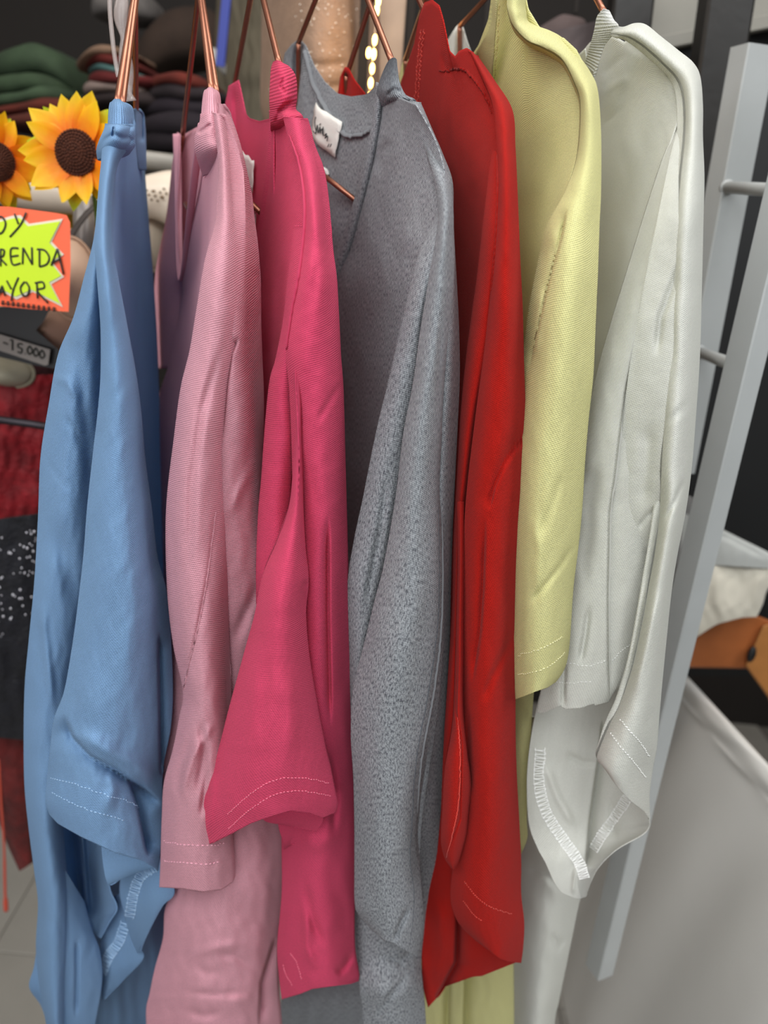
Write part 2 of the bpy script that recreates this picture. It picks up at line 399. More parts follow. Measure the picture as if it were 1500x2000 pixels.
# ---- light blue
b = shirt(235, 200, 52, 'light blue t-shirt with narrow ribbed collar, leftmost on the rail')
bk = Cloth([  # front of the shirt, its right-hand face running back to the far shoulder
    (222, 262, 278, 262, 51, 62, 75), (216, 330, 283, 330, 50, 62, 76), (215, 420, 290, 420, 48, 62, 76), (217, 520, 298, 520, 46.5, 61, 76),
    (225, 640, 306, 640, 46, 60, 75), (238, 780, 312, 780, 46, 59, 74), (250, 940, 318, 940, 46, 58, 73), (252, 1150, 330, 1150, 47, 57, 72),
    (240, 1400, 325, 1400, 47, 57, 70), (190, 1640, 330, 1640, 51, 56, 66), (150, 1740, 335, 1740, 53, 56, 66), (150, 1860, 330, 1860, 50, 55, 60), (150, 2090, 320, 2090, 50, 54, 58)],
    nu=80, nv=180, wav=0.5, seed=3, creases=[([(262, 300), (262, 420), (268, 600), (275, 800)], 9, 2.2, 'v', 3), ([(240, 290), (243, 330), (247, 400)], 5, 1.0, 'v', 3)])
bk.build('front_panel', M_blue, b)
lobe = Cloth([
    (206, 275, 222, 280, 52, 51, 51), (196, 330, 212, 335, 51, 50, 50), (190, 400, 205, 400, 48.5, 47.5, 48), (182, 470, 200, 470, 46.5, 45.5, 46.5),
    (163, 545, 205, 550, 46.5, 45, 47), (143, 620, 208, 620, 47, 45, 47.5), (113, 693, 208, 700, 48, 45.5, 48), (95, 790, 205, 790, 48, 45.5, 48.5),
    (79, 893, 205, 900, 48, 45.8, 49), (74, 1010, 200, 1010, 48, 46, 49.5), (67, 1133, 195, 1133, 47.5, 46.3, 50), (56, 1250, 180, 1250, 47.5, 46.5, 50),
    (48, 1340, 165, 1340, 47.5, 46.3, 50), (46, 1450, 150, 1450, 47.5, 46, 49), (48, 1540, 130, 1540, 47.5, 45.7, 48), (56, 1620, 118, 1620, 47.5, 45.5, 47),
    (67, 1705, 123, 1713, 47.5, 45.5, 46.5), (74, 1765, 128, 1767, 47.5, 45.5, 46.5), (70, 1850, 128, 1850, 47.5, 45.5, 46.5), (77, 1925, 125, 1925, 47.5, 45.5, 46.5), (97, 2040, 125, 2040, 47.5, 45.5, 46.5)],
    nu=80, nv=240, wav=0.25, seed=5, close=(-0.15, 1, 0.03),
    creases=[([(145, 640), (160, 760), (175, 900), (178, 1050)], 14, 0.7, 'v', 3), ([(85, 890), (120, 940), (165, 965)], 4, 0.22, 'v', 3), ([(100, 735), (130, 745), (160, 790)], 6, -0.35, 'v', 3),
             ([(120, 810), (145, 840), (170, 880)], 5, 0.35, 'v', 3), ([(78, 1150), (92, 1280), (105, 1400)], 9, -0.5, 'v', 3), ([(100, 1000), (130, 1110), (150, 1200)], 20, 0.8, 'v', 3)])
lobe.build('back_panel', M_blue, b)
sl = Cloth([
    (200, 268, 250, 292, 51.5, 50.5, 52), (197, 320, 228, 325, 50.5, 49.3, 50.5), (190, 395, 218, 400, 48, 46.8, 48), (185, 480, 219, 485, 45.5, 44, 45.5),
    (190, 555, 231, 555, 44.5, 43, 45), (196, 640, 248, 640, 44, 42.6, 45), (196, 735, 266, 735, 43.8, 42.2, 45), (190, 810, 277, 817, 43.6, 42, 45),
    (183, 870, 284, 900, 43.6, 41.8, 45), (170, 990, 297, 997, 43.5, 41.5, 45), (163, 1080, 309, 1097, 43.5, 41.3, 45.3), (153, 1170, 327, 1165, 43.5, 41.2, 46),
    (141, 1260, 335, 1260, 43.3, 41.2, 46.5), (125, 1350, 338, 1350, 43, 41.2, 46.5), (105, 1405, 334, 1420, 43, 41.2, 46), (97, 1470, 319, 1500, 43, 41.1, 45.5),
    (91, 1530, 317, 1580, 43, 41.1, 45.5), (89, 1570, 316, 1640, 43, 41.1, 45), (96, 1597, 309, 1700, 43.2, 41.2, 44.5)],
    nu=130, nv=300, wav=0.22, seed=9, close=(-0.3, 1, 0.045), bot=[(0, -6), (.08, 4), (.3, 8), (.6, 7), (.85, -4), (1, 0)],
    creases=[([(312, 1230), (315, 1400), (317, 1520)], 12, 1.6, 'l', 8), ([(122, 1395), (140, 1440), (175, 1478), (225, 1505), (275, 1540), (318, 1575)], 26, 1.5, 'r', 6),
             ([(130, 1425), (200, 1460), (260, 1490), (312, 1530)], 16, -0.7, 'v', 4), ([(250, 1520), (270, 1570), (282, 1630), (292, 1675)], 22, 1.8, 'l', 5),
             ([(215, 1500), (222, 1540), (205, 1600)], 12, -0.5, 'v', 3), ([(255, 1000), (262, 1200), (270, 1400)], 26, -0.35, 'v', 3), ([(235, 1100), (205, 1250), (190, 1400)], 30, 0.4, 'v', 3)])
sl.build('sleeve', M_blue, b)
stitches(sl, 'hem_stitching', [[(100, 1518), (150, 1532), (200, 1550), (250, 1565), (275, 1580)], [(102, 1548), (150, 1572), (200, 1590), (245, 1602)]], T_blue, b)
# ribbed collar over the near and the far shoulder
nb = Cloth([(217, 193, 240, 193, 53.2, 52.8, 53.2), (213, 205, 252, 205, 52.8, 52, 53), (211, 225, 256, 225, 52.5, 51.6, 53), (210, 243, 257, 243, 52.3, 51.3, 53), (205, 262, 257, 262, 52.2, 51, 53)],
    nu=50, nv=30, wav=0, close=(0, 1, 0.018), top=[(0, 6), (.25, 0), (.7, 0), (1, 8)]); nb.build('collar', M_blue_rib, b)
kn = Cloth([(205, 241, 258, 243, 51.6, 50.4, 52.5), (203, 252, 259, 252, 51.3, 49.9, 52), (193, 275, 259, 268, 51.5, 49.9, 52), (188, 293, 260, 282, 52, 50.3, 52.3), (190, 312, 250, 296, 52.6, 51, 53)],
    nu=60, nv=50, wav=0.1, seed=2, close=(0, 1, 0.012), creases=[([(222, 246), (221, 256), (220, 270)], 2.2, 0.5, 'v', 4), ([(190, 300), (205, 272), (222, 262), (240, 270), (256, 268)], 5, 0.35, 'v', 4)])
kn.build('shoulder_yoke', M_blue, b)
fn = Cloth([(259, 213, 273, 213, 68, 69, 70), (259, 235, 276, 232, 68, 69, 71), (259, 265, 279, 262, 68, 69.5, 72), (262, 305, 279, 300, 69, 70, 72), (266, 330, 279, 330, 70, 71, 73)], nu=24, nv=30, wav=0.1, close=(0, 1, 0.015), creases=[([(266, 212), (265, 240), (265, 275)], 3.2, 1.2, 'v', 8)])
fn.build('far_shoulder', M_blue, b)
# lower back of the sleeve hanging open, and the body below
in1 = Cloth([(112, 1560, 215, 1600, 50, 51.5, 50), (118, 1640, 212, 1680, 50, 52, 49.5), (125, 1720, 214, 1735, 50.5, 52.5, 49), (145, 1780, 228, 1773, 50.5, 51.5, 48), (168, 1800, 214, 1800, 50, 50.5, 48), (188, 1828, 196, 1833, 49.5, 49, 48.5)],
    nu=60, nv=80, wav=0.15, seed=12, creases=[([(158, 1600), (166, 1700), (172, 1790)], 5, -1.2, 'v', 6), ([(140, 1600), (150, 1700), (160, 1790)], 8, 1.2, 'v', 6)])
in1.build('sleeve_lining', M_blue, b)
in2 = Cloth([(195, 1620, 300, 1660, 46.5, 46, 45), (197, 1645, 304, 1676, 46.5, 46, 45), (200, 1680, 306, 1692, 46.3, 45.8, 45), (205, 1712, 262, 1706, 46, 45.7, 45.5), (211, 1729, 216, 1728, 45.8, 45.7, 45.6)], nu=60, nv=40, wav=0.1)
in2.build('cuff', M_blue, b)
in3 = Cloth([(240, 1690, 312, 1668, 48, 47, 46), (233, 1738, 341, 1740, 48.5, 46.5, 46), (241, 1782, 318, 1770, 48.5, 46.5, 46), (255, 1830, 295, 1812, 48.3, 46.8, 46.3), (268, 1862, 274, 1858, 48, 47, 46.6)], nu=60, nv=70, wav=0.15, seed=4)
in3.build('cuff', M_blue, b)
overlock(in3, 'overlock_stitching', [(302, 1692), (275, 1712), (262, 1745), (254, 1790)], 18, T_blue, b, n=18, r=0.0003)
in4 = Cloth([(222, 1750, 246, 1740, 50, 49.5, 49), (205, 1800, 258, 1800, 50, 49.2, 48.5), (195, 1850, 268, 1845, 50, 49, 48.3), (196, 1900, 280, 1872, 49.8, 48.8, 48), (198, 1930, 240, 1915, 49.5, 48.8, 48.3), (200, 1953, 204, 1951, 49, 48.8, 48.6)], nu=60, nv=70, wav=0.15, seed=6)
in4.build('cuff', M_blue, b)
overlock(in4, 'overlock_stitching', [(246, 1800), (232, 1840), (212, 1868), (200, 1900)], 18, T_blue, b, n=20, r=0.0003)
lb = Cloth([(122, 1690, 165, 1760, 47, 47.6, 48.5), (127, 1780, 180, 1815, 46.7, 47.5, 48.6), (127, 1850, 196, 1860, 46.6, 47.4, 48.6), (125, 1925, 199, 1925, 46.6, 47.3, 48.4), (125, 2040, 178, 2040, 46.6, 47.2, 48)],
    nu=60, nv=90, wav=0.2, seed=8, creases=[([(150, 1830), (150, 1900), (148, 1990)], 4, 0.4, 'v', 5)]); lb.build('hem_panel', M_blue, b)
lt = Cloth([(72, 1850, 90, 1850, 49, 49, 49), (66, 1890, 92, 1890, 49, 49, 49), (57, 1928, 95, 1938, 49, 49, 49), (80, 1965, 100, 1975, 50.5, 50, 49.5), (95, 2010, 110, 2010, 51, 50.5, 50)], nu=30, nv=50, wav=0.1); lt.build('hem_corner', M_blue, b)

# ---- light pink
p = shirt(412, 170, 54, 'light pink t-shirt with deep round neckline, second from the left')
bp = Cloth([(360, 262, 425, 225, 74, 70, 60), (345, 400, 420, 400, 76, 70, 58), (340, 560, 420, 560, 77, 68, 54), (335, 800, 430, 800, 77, 66, 52), (330, 1100, 440, 1100, 76, 64, 52), (320, 1700, 460, 1700, 72, 62, 55), (320, 1990, 480, 1990, 68, 60, 55)],
    nu=50, nv=90, wav=0.4, seed=3); bp.build('back_panel', M_pink, p)
fp = Cloth([(346, 258, 352, 262, 74, 73.5, 73), (335, 330, 349, 330, 76, 74, 72), (325, 420, 346, 420, 77, 74, 71), (305, 520, 353, 530, 78, 73, 69.3), (300, 600, 366, 590, 78, 72.5, 70), (300, 720, 380, 720, 77, 71, 66)], nu=50, nv=90, wav=0.2); fp.build('far_shoulder', M_pink, p)
pn = Cloth([(356, 548, 428, 236, 68.2, 60, 51), (353, 580, 428, 330, 68.5, 58.5, 49), (350, 610, 422, 430, 68.5, 57.5, 47), (342, 650, 410, 530, 69, 57, 46), (330, 710, 400, 640, 70, 57, 46),
    (306, 800, 380, 800, 76, 60, 46), (308, 950, 370, 950, 75, 58, 46), (312, 1150, 370, 1150, 72, 56, 46), (325, 1400, 380, 1400, 68, 55, 47)],
    nu=110, nv=160, wav=0.3, seed=13, top=[(0, 0), (.125, -39), (.26, -77), (.4, -113), (.54, -138), (.75, -84), (1, 0)],
    creases=[([(395, 300), (390, 400), (372, 520), (355, 640)], 6, 0.8, 'v', 4), ([(350, 550), (345, 640), (335, 760)], 10, 1.2, 'v', 4)])
pn.build('front_panel', M_pink, p)
mbk = MB(); ring = [(345, 262, 73.5), (347, 330, 72.8), (348, 400, 71.8), (349, 470, 70.6), (351, 520, 69.6), (355, 546, 68.5), (361, 520, 66.5), (367, 460, 64), (375, 390, 61), (385, 310, 57.5), (395, 240, 55)]
mbk.tube(smoothpath([V(x, y, d/100) for x, y, d in ring], 6), 0.0035, 8, flat=0.35); mbk.build('neckband', M_pink, p)
pl = Cloth([ # side of the body seen behind the sleeve
    (424, 200, 440, 205, 53.5, 53, 54), (425, 300, 447, 290, 50, 49.5, 50.5), (430, 400, 456, 410, 47, 46.3, 48), (435, 500, 469, 490, 45, 44.6, 46.5), (430, 580, 481, 575, 45, 44.3, 46.5), (425, 650, 485, 650, 45, 44, 46.5),
    (420, 720, 491, 720, 45, 44, 46.5), (415, 833, 498, 833, 45, 44, 46.5), (370, 997, 504, 997, 46.5, 44.6, 47), (340, 1090, 510, 1090, 48, 45, 47), (330, 1200, 520, 1200, 48.5, 45.2, 47.5), (322, 1350, 535, 1350, 48.5, 45.6, 48),
    (318, 1500, 548, 1500, 48, 45.6, 48), (322, 1650, 554, 1650, 47, 45, 48), (342, 1720, 552, 1735, 47, 44.7, 48), (322, 1775, 547, 1790, 47, 44.5, 48), (318, 1832, 541, 1840, 47, 44.3, 47.5), (302, 1892, 541, 1900, 47, 44.2, 47.5),
    (292, 1940, 543, 1950, 47, 44, 47.5), (285, 1975, 546, 1990, 47, 44, 47.5), (288, 2040, 550, 2040, 47, 44, 47.5)],
    nu=130, nv=300, wav=0.3, seed=15, close=(0.1, 1, 0.05),
    creases=[([(468, 655), (450, 690), (440, 760), (432, 860)], 7, 0.8, 'r', 4), ([(500, 900), (470, 950), (445, 1010)], 7, -0.4, 'v', 3), ([(508, 1130), (480, 1200), (455, 1260)], 10, 0.7, 'v', 3),
             ([(360, 1870), (420, 1850), (500, 1840)], 9, -0.3, 'v', 3), ([(415, 1865), (460, 1868), (505, 1900)], 7, 0.28, 'v', 3), ([(345, 1935), (420, 1943), (500, 1935)], 8, 0.25, 'v', 3), ([(370, 1880), (400, 1900), (440, 1900)], 10, 0.22, 'v', 3),
             ([(350, 1970), (400, 1985), (440, 1975)], 9, 0.3, 'v', 3), ([(440, 1960), (500, 1945)], 10, -0.25, 'v', 3), ([(540, 1830), (528, 1870), (512, 1920), (508, 2010)], 14, 1.1, 'l', 6)])
pl.build('hem_panel', M_pink, p)
ps = Cloth([
    (413, 218, 440, 225, 52, 51, 52.5), (424, 290, 447, 290, 50, 49, 50.5), (427, 350, 452, 355, 48, 47, 48.5), (421, 430, 457, 430, 46, 44.6, 46), (400, 508, 463, 500, 44.8, 43.4, 45), (385, 595, 462, 595, 44.3, 42.8, 44.5),
    (370, 685, 455, 685, 44.2, 42.5, 44.3), (353, 755, 445, 760, 44.2, 42.3, 44.2), (340, 850, 436, 860, 44.2, 42, 44.2), (324, 997, 433, 997, 44.2, 42, 44.2), (326, 1150, 436, 1150, 44.2, 42, 44.2),
    (338, 1260, 440, 1280, 44.2, 42, 44.2), (357, 1350, 443, 1383, 44, 42, 44), (350, 1400, 446, 1430, 44, 42, 44), (337, 1465, 452, 1480, 44, 42, 44), (320, 1527, 456, 1530, 44, 42, 44), (316, 1590, 452, 1600, 44, 42, 44),
    (314, 1650, 450, 1650, 44, 42, 44), (313, 1690, 453, 1690, 44, 42, 44), (311, 1733, 455, 1729, 44, 42.2, 44)],
    nu=120, nv=300, wav=0.2, seed=17, close=(0.15, 1, 0.03), bot=[(0, 0), (.3, 4), (.6, 12), (.85, 8), (1, -6)],
    creases=[([(352, 1320), (372, 1290), (390, 1210), (408, 1120), (420, 1000)], 14, 0.25, 'r', 6), ([(440, 650), (395, 800), (372, 950), (370, 1150)], 9, 0.45, 'v', 4), ([(390, 1400), (400, 1470), (380, 1570)], 9, 0.7, 'v', 3), ([(425, 1400), (375, 1480), (352, 1560)], 8, -0.5, 'v', 3),
             ([(408, 1480), (398, 1560), (392, 1600)], 6, 0.5, 'v', 3), ([(375, 1430), (352, 1500), (345, 1560)], 9, 0.4, 'v', 3)])
ps.build('sleeve', M_pink, p)
cord(ps, 'seam', [(421, 1000), (405, 1120), (388, 1220), (370, 1295), (358, 1348)], M_pink, p, 0.0006)
stitches(ps, 'hem_stitching', [[(320, 1643), (350, 1648), (400, 1652), (445, 1646)], [(322, 1681), (360, 1685), (400, 1687), (435, 1682)]], T_pink, p, r=0.0004, step=0.0036)
pnb = Cloth([(402, 170, 420, 170, 54.4, 54, 54.4), (397, 182, 427, 182, 54, 53.2, 54), (394, 205, 430, 205, 53.5, 52.6, 53.7), (392, 230, 434, 228, 53, 52, 53.3)], nu=40, nv=30, wav=0, close=(0, 1, 0.015), top=[(0, 5), (.3, 0), (.7, 0), (1, 5)]); pnb.build('collar', M_pink_rib, p)
pk = Cloth([(391, 222, 433, 222, 52.6, 51.4, 53), (389, 240, 438, 240, 52.4, 51, 53), (380, 268, 444, 265, 52.6, 50.6, 52.6), (382, 300, 449, 290, 53.4, 50.6, 52.2), (396, 345, 450, 325, 57, 53.5, 54)], nu=60, nv=60, wav=0.1, seed=3,
    creases=[([(385, 262), (400, 252), (414, 240)], 4, 0.5, 'v', 4), ([(445, 262), (449, 280), (446, 295)], 3, -0.3, 'v', 4)]); pk.build('shoulder_yoke', M_pink, p)

# ---- hot pink
h = shirt(545, 118, 54, 'hot pink t-shirt with white neck label, third from the left')
hb = Cloth([(446, 168, 535, 150, 72, 66, 57), (438, 230, 535, 230, 73, 66, 56.5), (438, 400, 535, 400, 74, 66, 56), (445, 600, 540, 600, 74, 65, 56), (455, 900, 560, 900, 73, 64, 55), (480, 1300, 590, 1300, 72, 64, 56), (560, 1700, 640, 1700, 70, 64, 58), (560, 1900, 650, 1900, 68, 63, 58)],
    nu=60, nv=120, wav=0.3, seed=21, top=[(0, 0), (.22, -8), (.36, 52), (.5, 84), (.7, 100), (.9, 92), (1, 80)], creases=[([(458, 165), (461, 230), (462, 330), (466, 420)], 6, 1.6, 'v', 5)])
hb.build('back_panel', M_hot, h)
hf = Cloth([(527, 220, 585, 235, 58, 54, 50.5), (523, 300, 592, 310, 58.5, 54, 49.5), (512, 390, 596, 390, 60, 53, 48), (500, 470, 595, 470, 61, 52.5, 47), (489, 560, 583, 560, 62, 52, 46.5), (484, 660, 575, 660, 62, 52, 46.5), (490, 800, 575, 800, 61, 52, 47), (495, 1000, 575, 1000, 60, 52, 48), (505, 1300, 560, 1300, 58, 53, 49)],
    nu=80, nv=160, wav=0.35, seed=22, creases=[([(560, 480), (545, 600), (525, 740)], 12, 0.9, 'v', 3)]); hf.build('front_panel', M_hot, h)
hnb = Cloth([(526, 215, 538, 218, 57.6, 57.2, 57.2), (525, 250, 537, 254, 57.8, 57.4, 57.3), (520, 320, 532, 324, 58.4, 57.9, 57.6), (512, 385, 524, 390, 59.2, 58.6, 58.2), (503, 445, 515, 450, 60, 59.3, 58.8), (495, 500, 508, 508, 60.6, 59.8, 59.2), (488, 560, 502, 570, 61.4, 60.4, 59.8)], nu=16, nv=60, wav=0, close=(0, 1, 0.004)); hnb.build('neckband', M_hot, h)
hr = Cloth([ # near side of the body down to the hem
    (552, 226, 600, 232, 52, 50.5, 52), (565, 280, 610, 285, 50.5, 49, 50.5), (585, 335, 623, 333, 48.6, 47.4, 48.8), (594, 400, 631, 400, 46.5, 45, 46.8), (592, 480, 640, 485, 45, 43.4, 45.6), (580, 550, 651, 545, 44.2, 42.8, 45),
    (565, 630, 658, 633, 44, 42.6, 45), (558, 690, 662, 700, 44, 42.5, 45), (565, 770, 667, 767, 44.4, 42.6, 45), (570, 900, 671, 900, 45, 42.8, 45.2), (570, 1000, 674, 997, 45.5, 43, 45.5), (565, 1200, 680, 1200, 46, 43.5, 46), (560, 1433, 686, 1433, 46.5, 44, 46.5),
    (550, 1597, 692, 1597, 46.5, 44.3, 46.5), (550, 1740, 692, 1740, 46, 44.2, 46.3), (541, 1847, 692, 1850, 46, 44, 46), (545, 1910, 699, 1905, 46, 43.8, 46), (550, 1952, 701, 1916, 46, 43.8, 46)],
    nu=110, nv=300, wav=0.22, seed=24, close=(0.15, 1, 0.03), bot=[(0, 0), (.25, -2), (.4, -6), (.65, -2), (.9, 2), (1, 0)],
    creases=[([(640, 1000), (640, 1200), (645, 1420)], 10, 0.9, 'r', 5), ([(645, 1450), (655, 1560), (650, 1640)], 8, 0.6, 'v', 3), ([(590, 1700), (610, 1800), (640, 1860)], 9, 0.45, 'v', 3), ([(600, 1740), (600, 1850), (620, 1900)], 10, -0.5, 'v', 3),
             ([(692, 1860), (672, 1890), (655, 1905)], 7, 0.6, 'v', 3), ([(670, 740), (640, 790), (615, 830)], 6, 0.3, 'v', 3), ([(580, 1640), (620, 1650), (670, 1620)], 14, -0.4, 'v', 3), ([(610, 430), (618, 520), (600, 640)], 10, 0.3, 'v', 3)])
hr.build('side_panel', M_hot, h)
hl = Cloth([ # left facet turning under the sleeve seam
    (575, 440, 598, 440, 47.5, 46.3, 45.5), (562, 540, 587, 540, 47, 45.5, 44.6), (552, 628, 574, 620, 46.5, 45, 44.4), (538, 700, 562, 700, 46.2, 44.7, 44.2), (526, 745, 568, 765, 46, 44.5, 44.8), (517, 833, 574, 850, 46, 44.5, 45.3),
    (510, 933, 568, 950, 46, 44.6, 45.6), (504, 1000, 566, 1000, 46, 44.8, 45.8), (500, 1100, 562, 1100, 46, 45, 46), (500, 1180, 540, 1180, 46.5, 45.5, 46)], nu=60, nv=140, wav=0.2, seed=27, close=(0, 1, 0.02))
hl.build('side_panel', M_hot, h)
hs = Cloth([ # sleeve
    (578, 690, 590, 700, 43.6, 43.3, 43.6), (573, 735, 592, 740, 43.4, 43, 43.6), (578, 800, 592, 800, 43.4, 42.9, 43.6), (574, 880, 593, 880, 43.3, 42.8, 43.5), (565, 985, 593, 990, 43, 42, 43.4), (541, 1057, 597, 1075, 42.7, 41, 43.2), (513, 1123, 603, 1135, 42.6, 40.4, 43), (497, 1200, 598, 1200, 42.5, 40, 43),
    (480, 1262, 605, 1290, 42.5, 39.8, 43), (447, 1383, 624, 1400, 42.5, 39.4, 43), (430, 1450, 637, 1465, 42.5, 39.3, 43), (416, 1502, 647, 1505, 42.5, 39.3, 43), (400, 1548, 656, 1550, 42.5, 39.4, 43), (391, 1595, 660, 1570, 42.6, 39.5, 43), (400, 1651, 656, 1587, 42.8, 39.6, 43)],
    nu=130, nv=220, wav=0.18, seed=29, close=(-0.1, 1, 0.045), bot=[(0, 0), (.06, 0), (.2, -9), (.35, -20), (.5, -24), (.65, -26), (.8, -12), (.9, 4), (1, 0)],
    creases=[([(597, 1130), (594, 1150), (595, 1200)], 5, 0.4, 'v', 3), ([(530, 1250), (515, 1370), (505, 1450)], 12, 0.3, 'v', 3), ([(560, 1300), (570, 1400), (560, 1500)], 16, -0.3, 'v', 3), ([(418, 1500), (412, 1570), (405, 1640)], 8, -0.3, 'v', 4)])
hs.build('sleeve', M_hot, h)
stitches(hs, 'hem_stitching', [[(445, 1590), (480, 1558), (520, 1530), (560, 1518), (600, 1520), (645, 1530)], [(447, 1618), (490, 1580), (540, 1550), (590, 1545), (650, 1555)]], T_hot, h, r=0.00034)
cord(hr, 'seam', [(566, 262), (585, 315), (596, 383), (596, 450), (585, 540), (573, 600), (561, 683)], M_hot, h, 0.0011, 0.0006)
cord(hs, 'seam', [(577, 700), (579, 760), (582, 820), (584, 900), (582, 980)], M_hot, h, 0.0006)
hc = Cloth([(508, 1570, 632, 1570, 44, 43.5, 43), (508, 1590, 632, 1592, 44, 43.5, 43), (520, 1605, 629, 1608, 44, 43.7, 43.2), (552, 1611, 620, 1620, 44, 43.8, 43.4), (556, 1612, 617, 1624, 44, 43.8, 43.5)], nu=60, nv=40, wav=0.1); hc.build('cuff', M_hot, h)
hc = Cloth([(540, 1590, 658, 1575, 44.8, 44.8, 44), (545, 1620, 640, 1590, 45.2, 45, 44.3), (553, 1645, 610, 1620, 45.5, 45.2, 44.8), (554, 1660, 570, 1650, 45.7, 45.5, 45.2)], nu=50, nv=40, wav=0.1); hc.build('cuff', M_hot, h)
stitches(hr, 'hem_stitching', [[(567, 1860), (580, 1880), (590, 1915)], [(553, 1885), (560, 1905), (572, 1925)]], T_hot, h, r=0.0004)
hn = Cloth([(533, 117, 552, 117, 54.6, 54, 54.6), (529, 135, 566, 130, 54.4, 53.2, 54.4), (527, 165, 578, 150, 54.2, 52.8, 54.2), (526, 195, 580, 185, 54.2, 52.5, 54), (527, 215, 578, 212, 54.4, 52.6, 54), (528, 245, 592, 228, 55.6, 52.3, 52.6), (530, 280, 604, 272, 63, 58.5, 54.5)],
    nu=70, nv=80, wav=0.05, close=(0, 1, 0.014), top=[(0, 4), (.4, 0), (.8, 2), (1, 6)],
    creases=[([(576, 195), (560, 206), (547, 218), (540, 235), (552, 245), (572, 258)], 5, 0.8, 'v', 5), ([(555, 150), (548, 168), (560, 185)], 3, 0.3, 'v', 4)]); hn.build('collar', M_hot_rib, h)

# ---- heather grey
g = shirt(768, 118, 56, 'heather grey t-shirt with wide open neckline and white neck label, fourth from the left')
gb = Cloth([(556, 104, 772, 118, 76, 69, 58), (540, 200, 765, 200, 78, 69, 60), (520, 300, 760, 300, 79, 69, 60), (510, 500, 760, 500, 80, 69, 61), (560, 900, 790, 900, 78, 68, 60), (600, 1400, 820, 1400, 76, 67, 60), (600, 1800, 800, 1800, 73, 66, 60), (548, 1960, 760, 1960, 66, 62, 58), (570, 2060, 760, 2060, 66, 62, 58)],
    nu=110, nv=180, wav=0.35, seed=31, top=[(0, 0), (.06, -18), (.13, -30), (.19, -18), (.27, 22), (.36, 50), (.48, 72), (.6, 76), (.74, 70), (.84, 50), (.93, 15), (1, 0)],
    creases=[([(583, 76), (579, 150), (578, 240), (585, 330)], 8, 2.0, 'v', 6), ([(592, 120), (625, 220), (680, 262), (722, 250)], 4, -0.3, 'v', 5), ([(560, 300), (560, 400)], 10, 0.3, 'v')])
gb.build('back_panel', M_grey, g)
mbk = MB(); mbk.tube(gb.path([(597, 100), (612, 160), (640, 215), (675, 262), (710, 262), (730, 250)], 0.001, 50), 0.0022, 6, flat=0.4); mbk.build('neck_tape', M_grey, g)
gf = Cloth([(738, 172, 812, 205, 60, 55.5, 51), (724, 250, 850, 275, 61, 54, 49), (706, 340, 868, 340, 62.5, 53.5, 47.5), (688, 410, 865, 410, 64, 53.5, 46.5), (664, 490, 850, 480, 66, 54, 46), (640, 550, 838, 560, 67, 55, 46), (625, 650, 825, 650, 68, 56, 46.5), (640, 800, 805, 800, 67, 56, 47), (650, 950, 785, 950, 66, 56, 47.5), (655, 1100, 770, 1100, 64, 56, 48), (660, 1300, 760, 1300, 62, 55, 49)],
    nu=110, nv=180, wav=0.4, seed=33, creases=[([(768, 270), (745, 300), (735, 350)], 12, 0.6, 'v', 3), ([(830, 330), (800, 420), (770, 520)], 14, -0.4, 'v', 3)]); gf.build('front_panel', M_grey, g)
gnb = Cloth([(735, 160, 749, 168, 58.6, 58.1, 58.6), (727, 233, 743, 238, 59.2, 58.6, 58.9), (713, 300, 731, 305, 60.2, 59.5, 59.7), (693, 383, 711, 390, 61.8, 61, 61.2), (667, 467, 689, 472, 63.8, 62.8, 62.9), (645, 510, 671, 520, 65, 64, 64), (626, 545, 655, 565, 66, 65, 65)], nu=24, nv=70, wav=0, close=(0, 1, 0.004)); gnb.build('neckband', M_grey, g)
ga = Cloth([ # dark left facet below the shoulder
    (858, 385, 861, 386, 48.5, 48.3, 48.3), (846, 435, 862, 440, 46.6, 45.6, 45.4), (817, 500, 848, 500, 46, 45, 44.6), (800, 567, 834, 567, 46, 44.8, 44.6), (780, 650, 820, 650, 46, 44.8, 44.8), (757, 750, 806, 750, 46, 44.8, 45), (733, 850, 790, 850, 46, 44.8, 45.2), (708, 975, 774, 975, 46, 44.9, 45.4), (690, 1060, 760, 1060, 46, 45, 45.6), (678, 1150, 740, 1150, 46, 45, 45.8), (680, 1300, 715, 1300, 46.5, 45.5, 46), (682, 1440, 712, 1440, 47, 46, 46.5), (688, 1560, 712, 1560, 47, 46.5, 47)],
    nu=60, nv=160, wav=0.2, seed=35, close=(0.1, 1, 0.02), creases=[([(760, 900), (740, 1050), (700, 1250)], 8, 0.4, 'v', 3)]); ga.build('side_panel', M_grey, g)
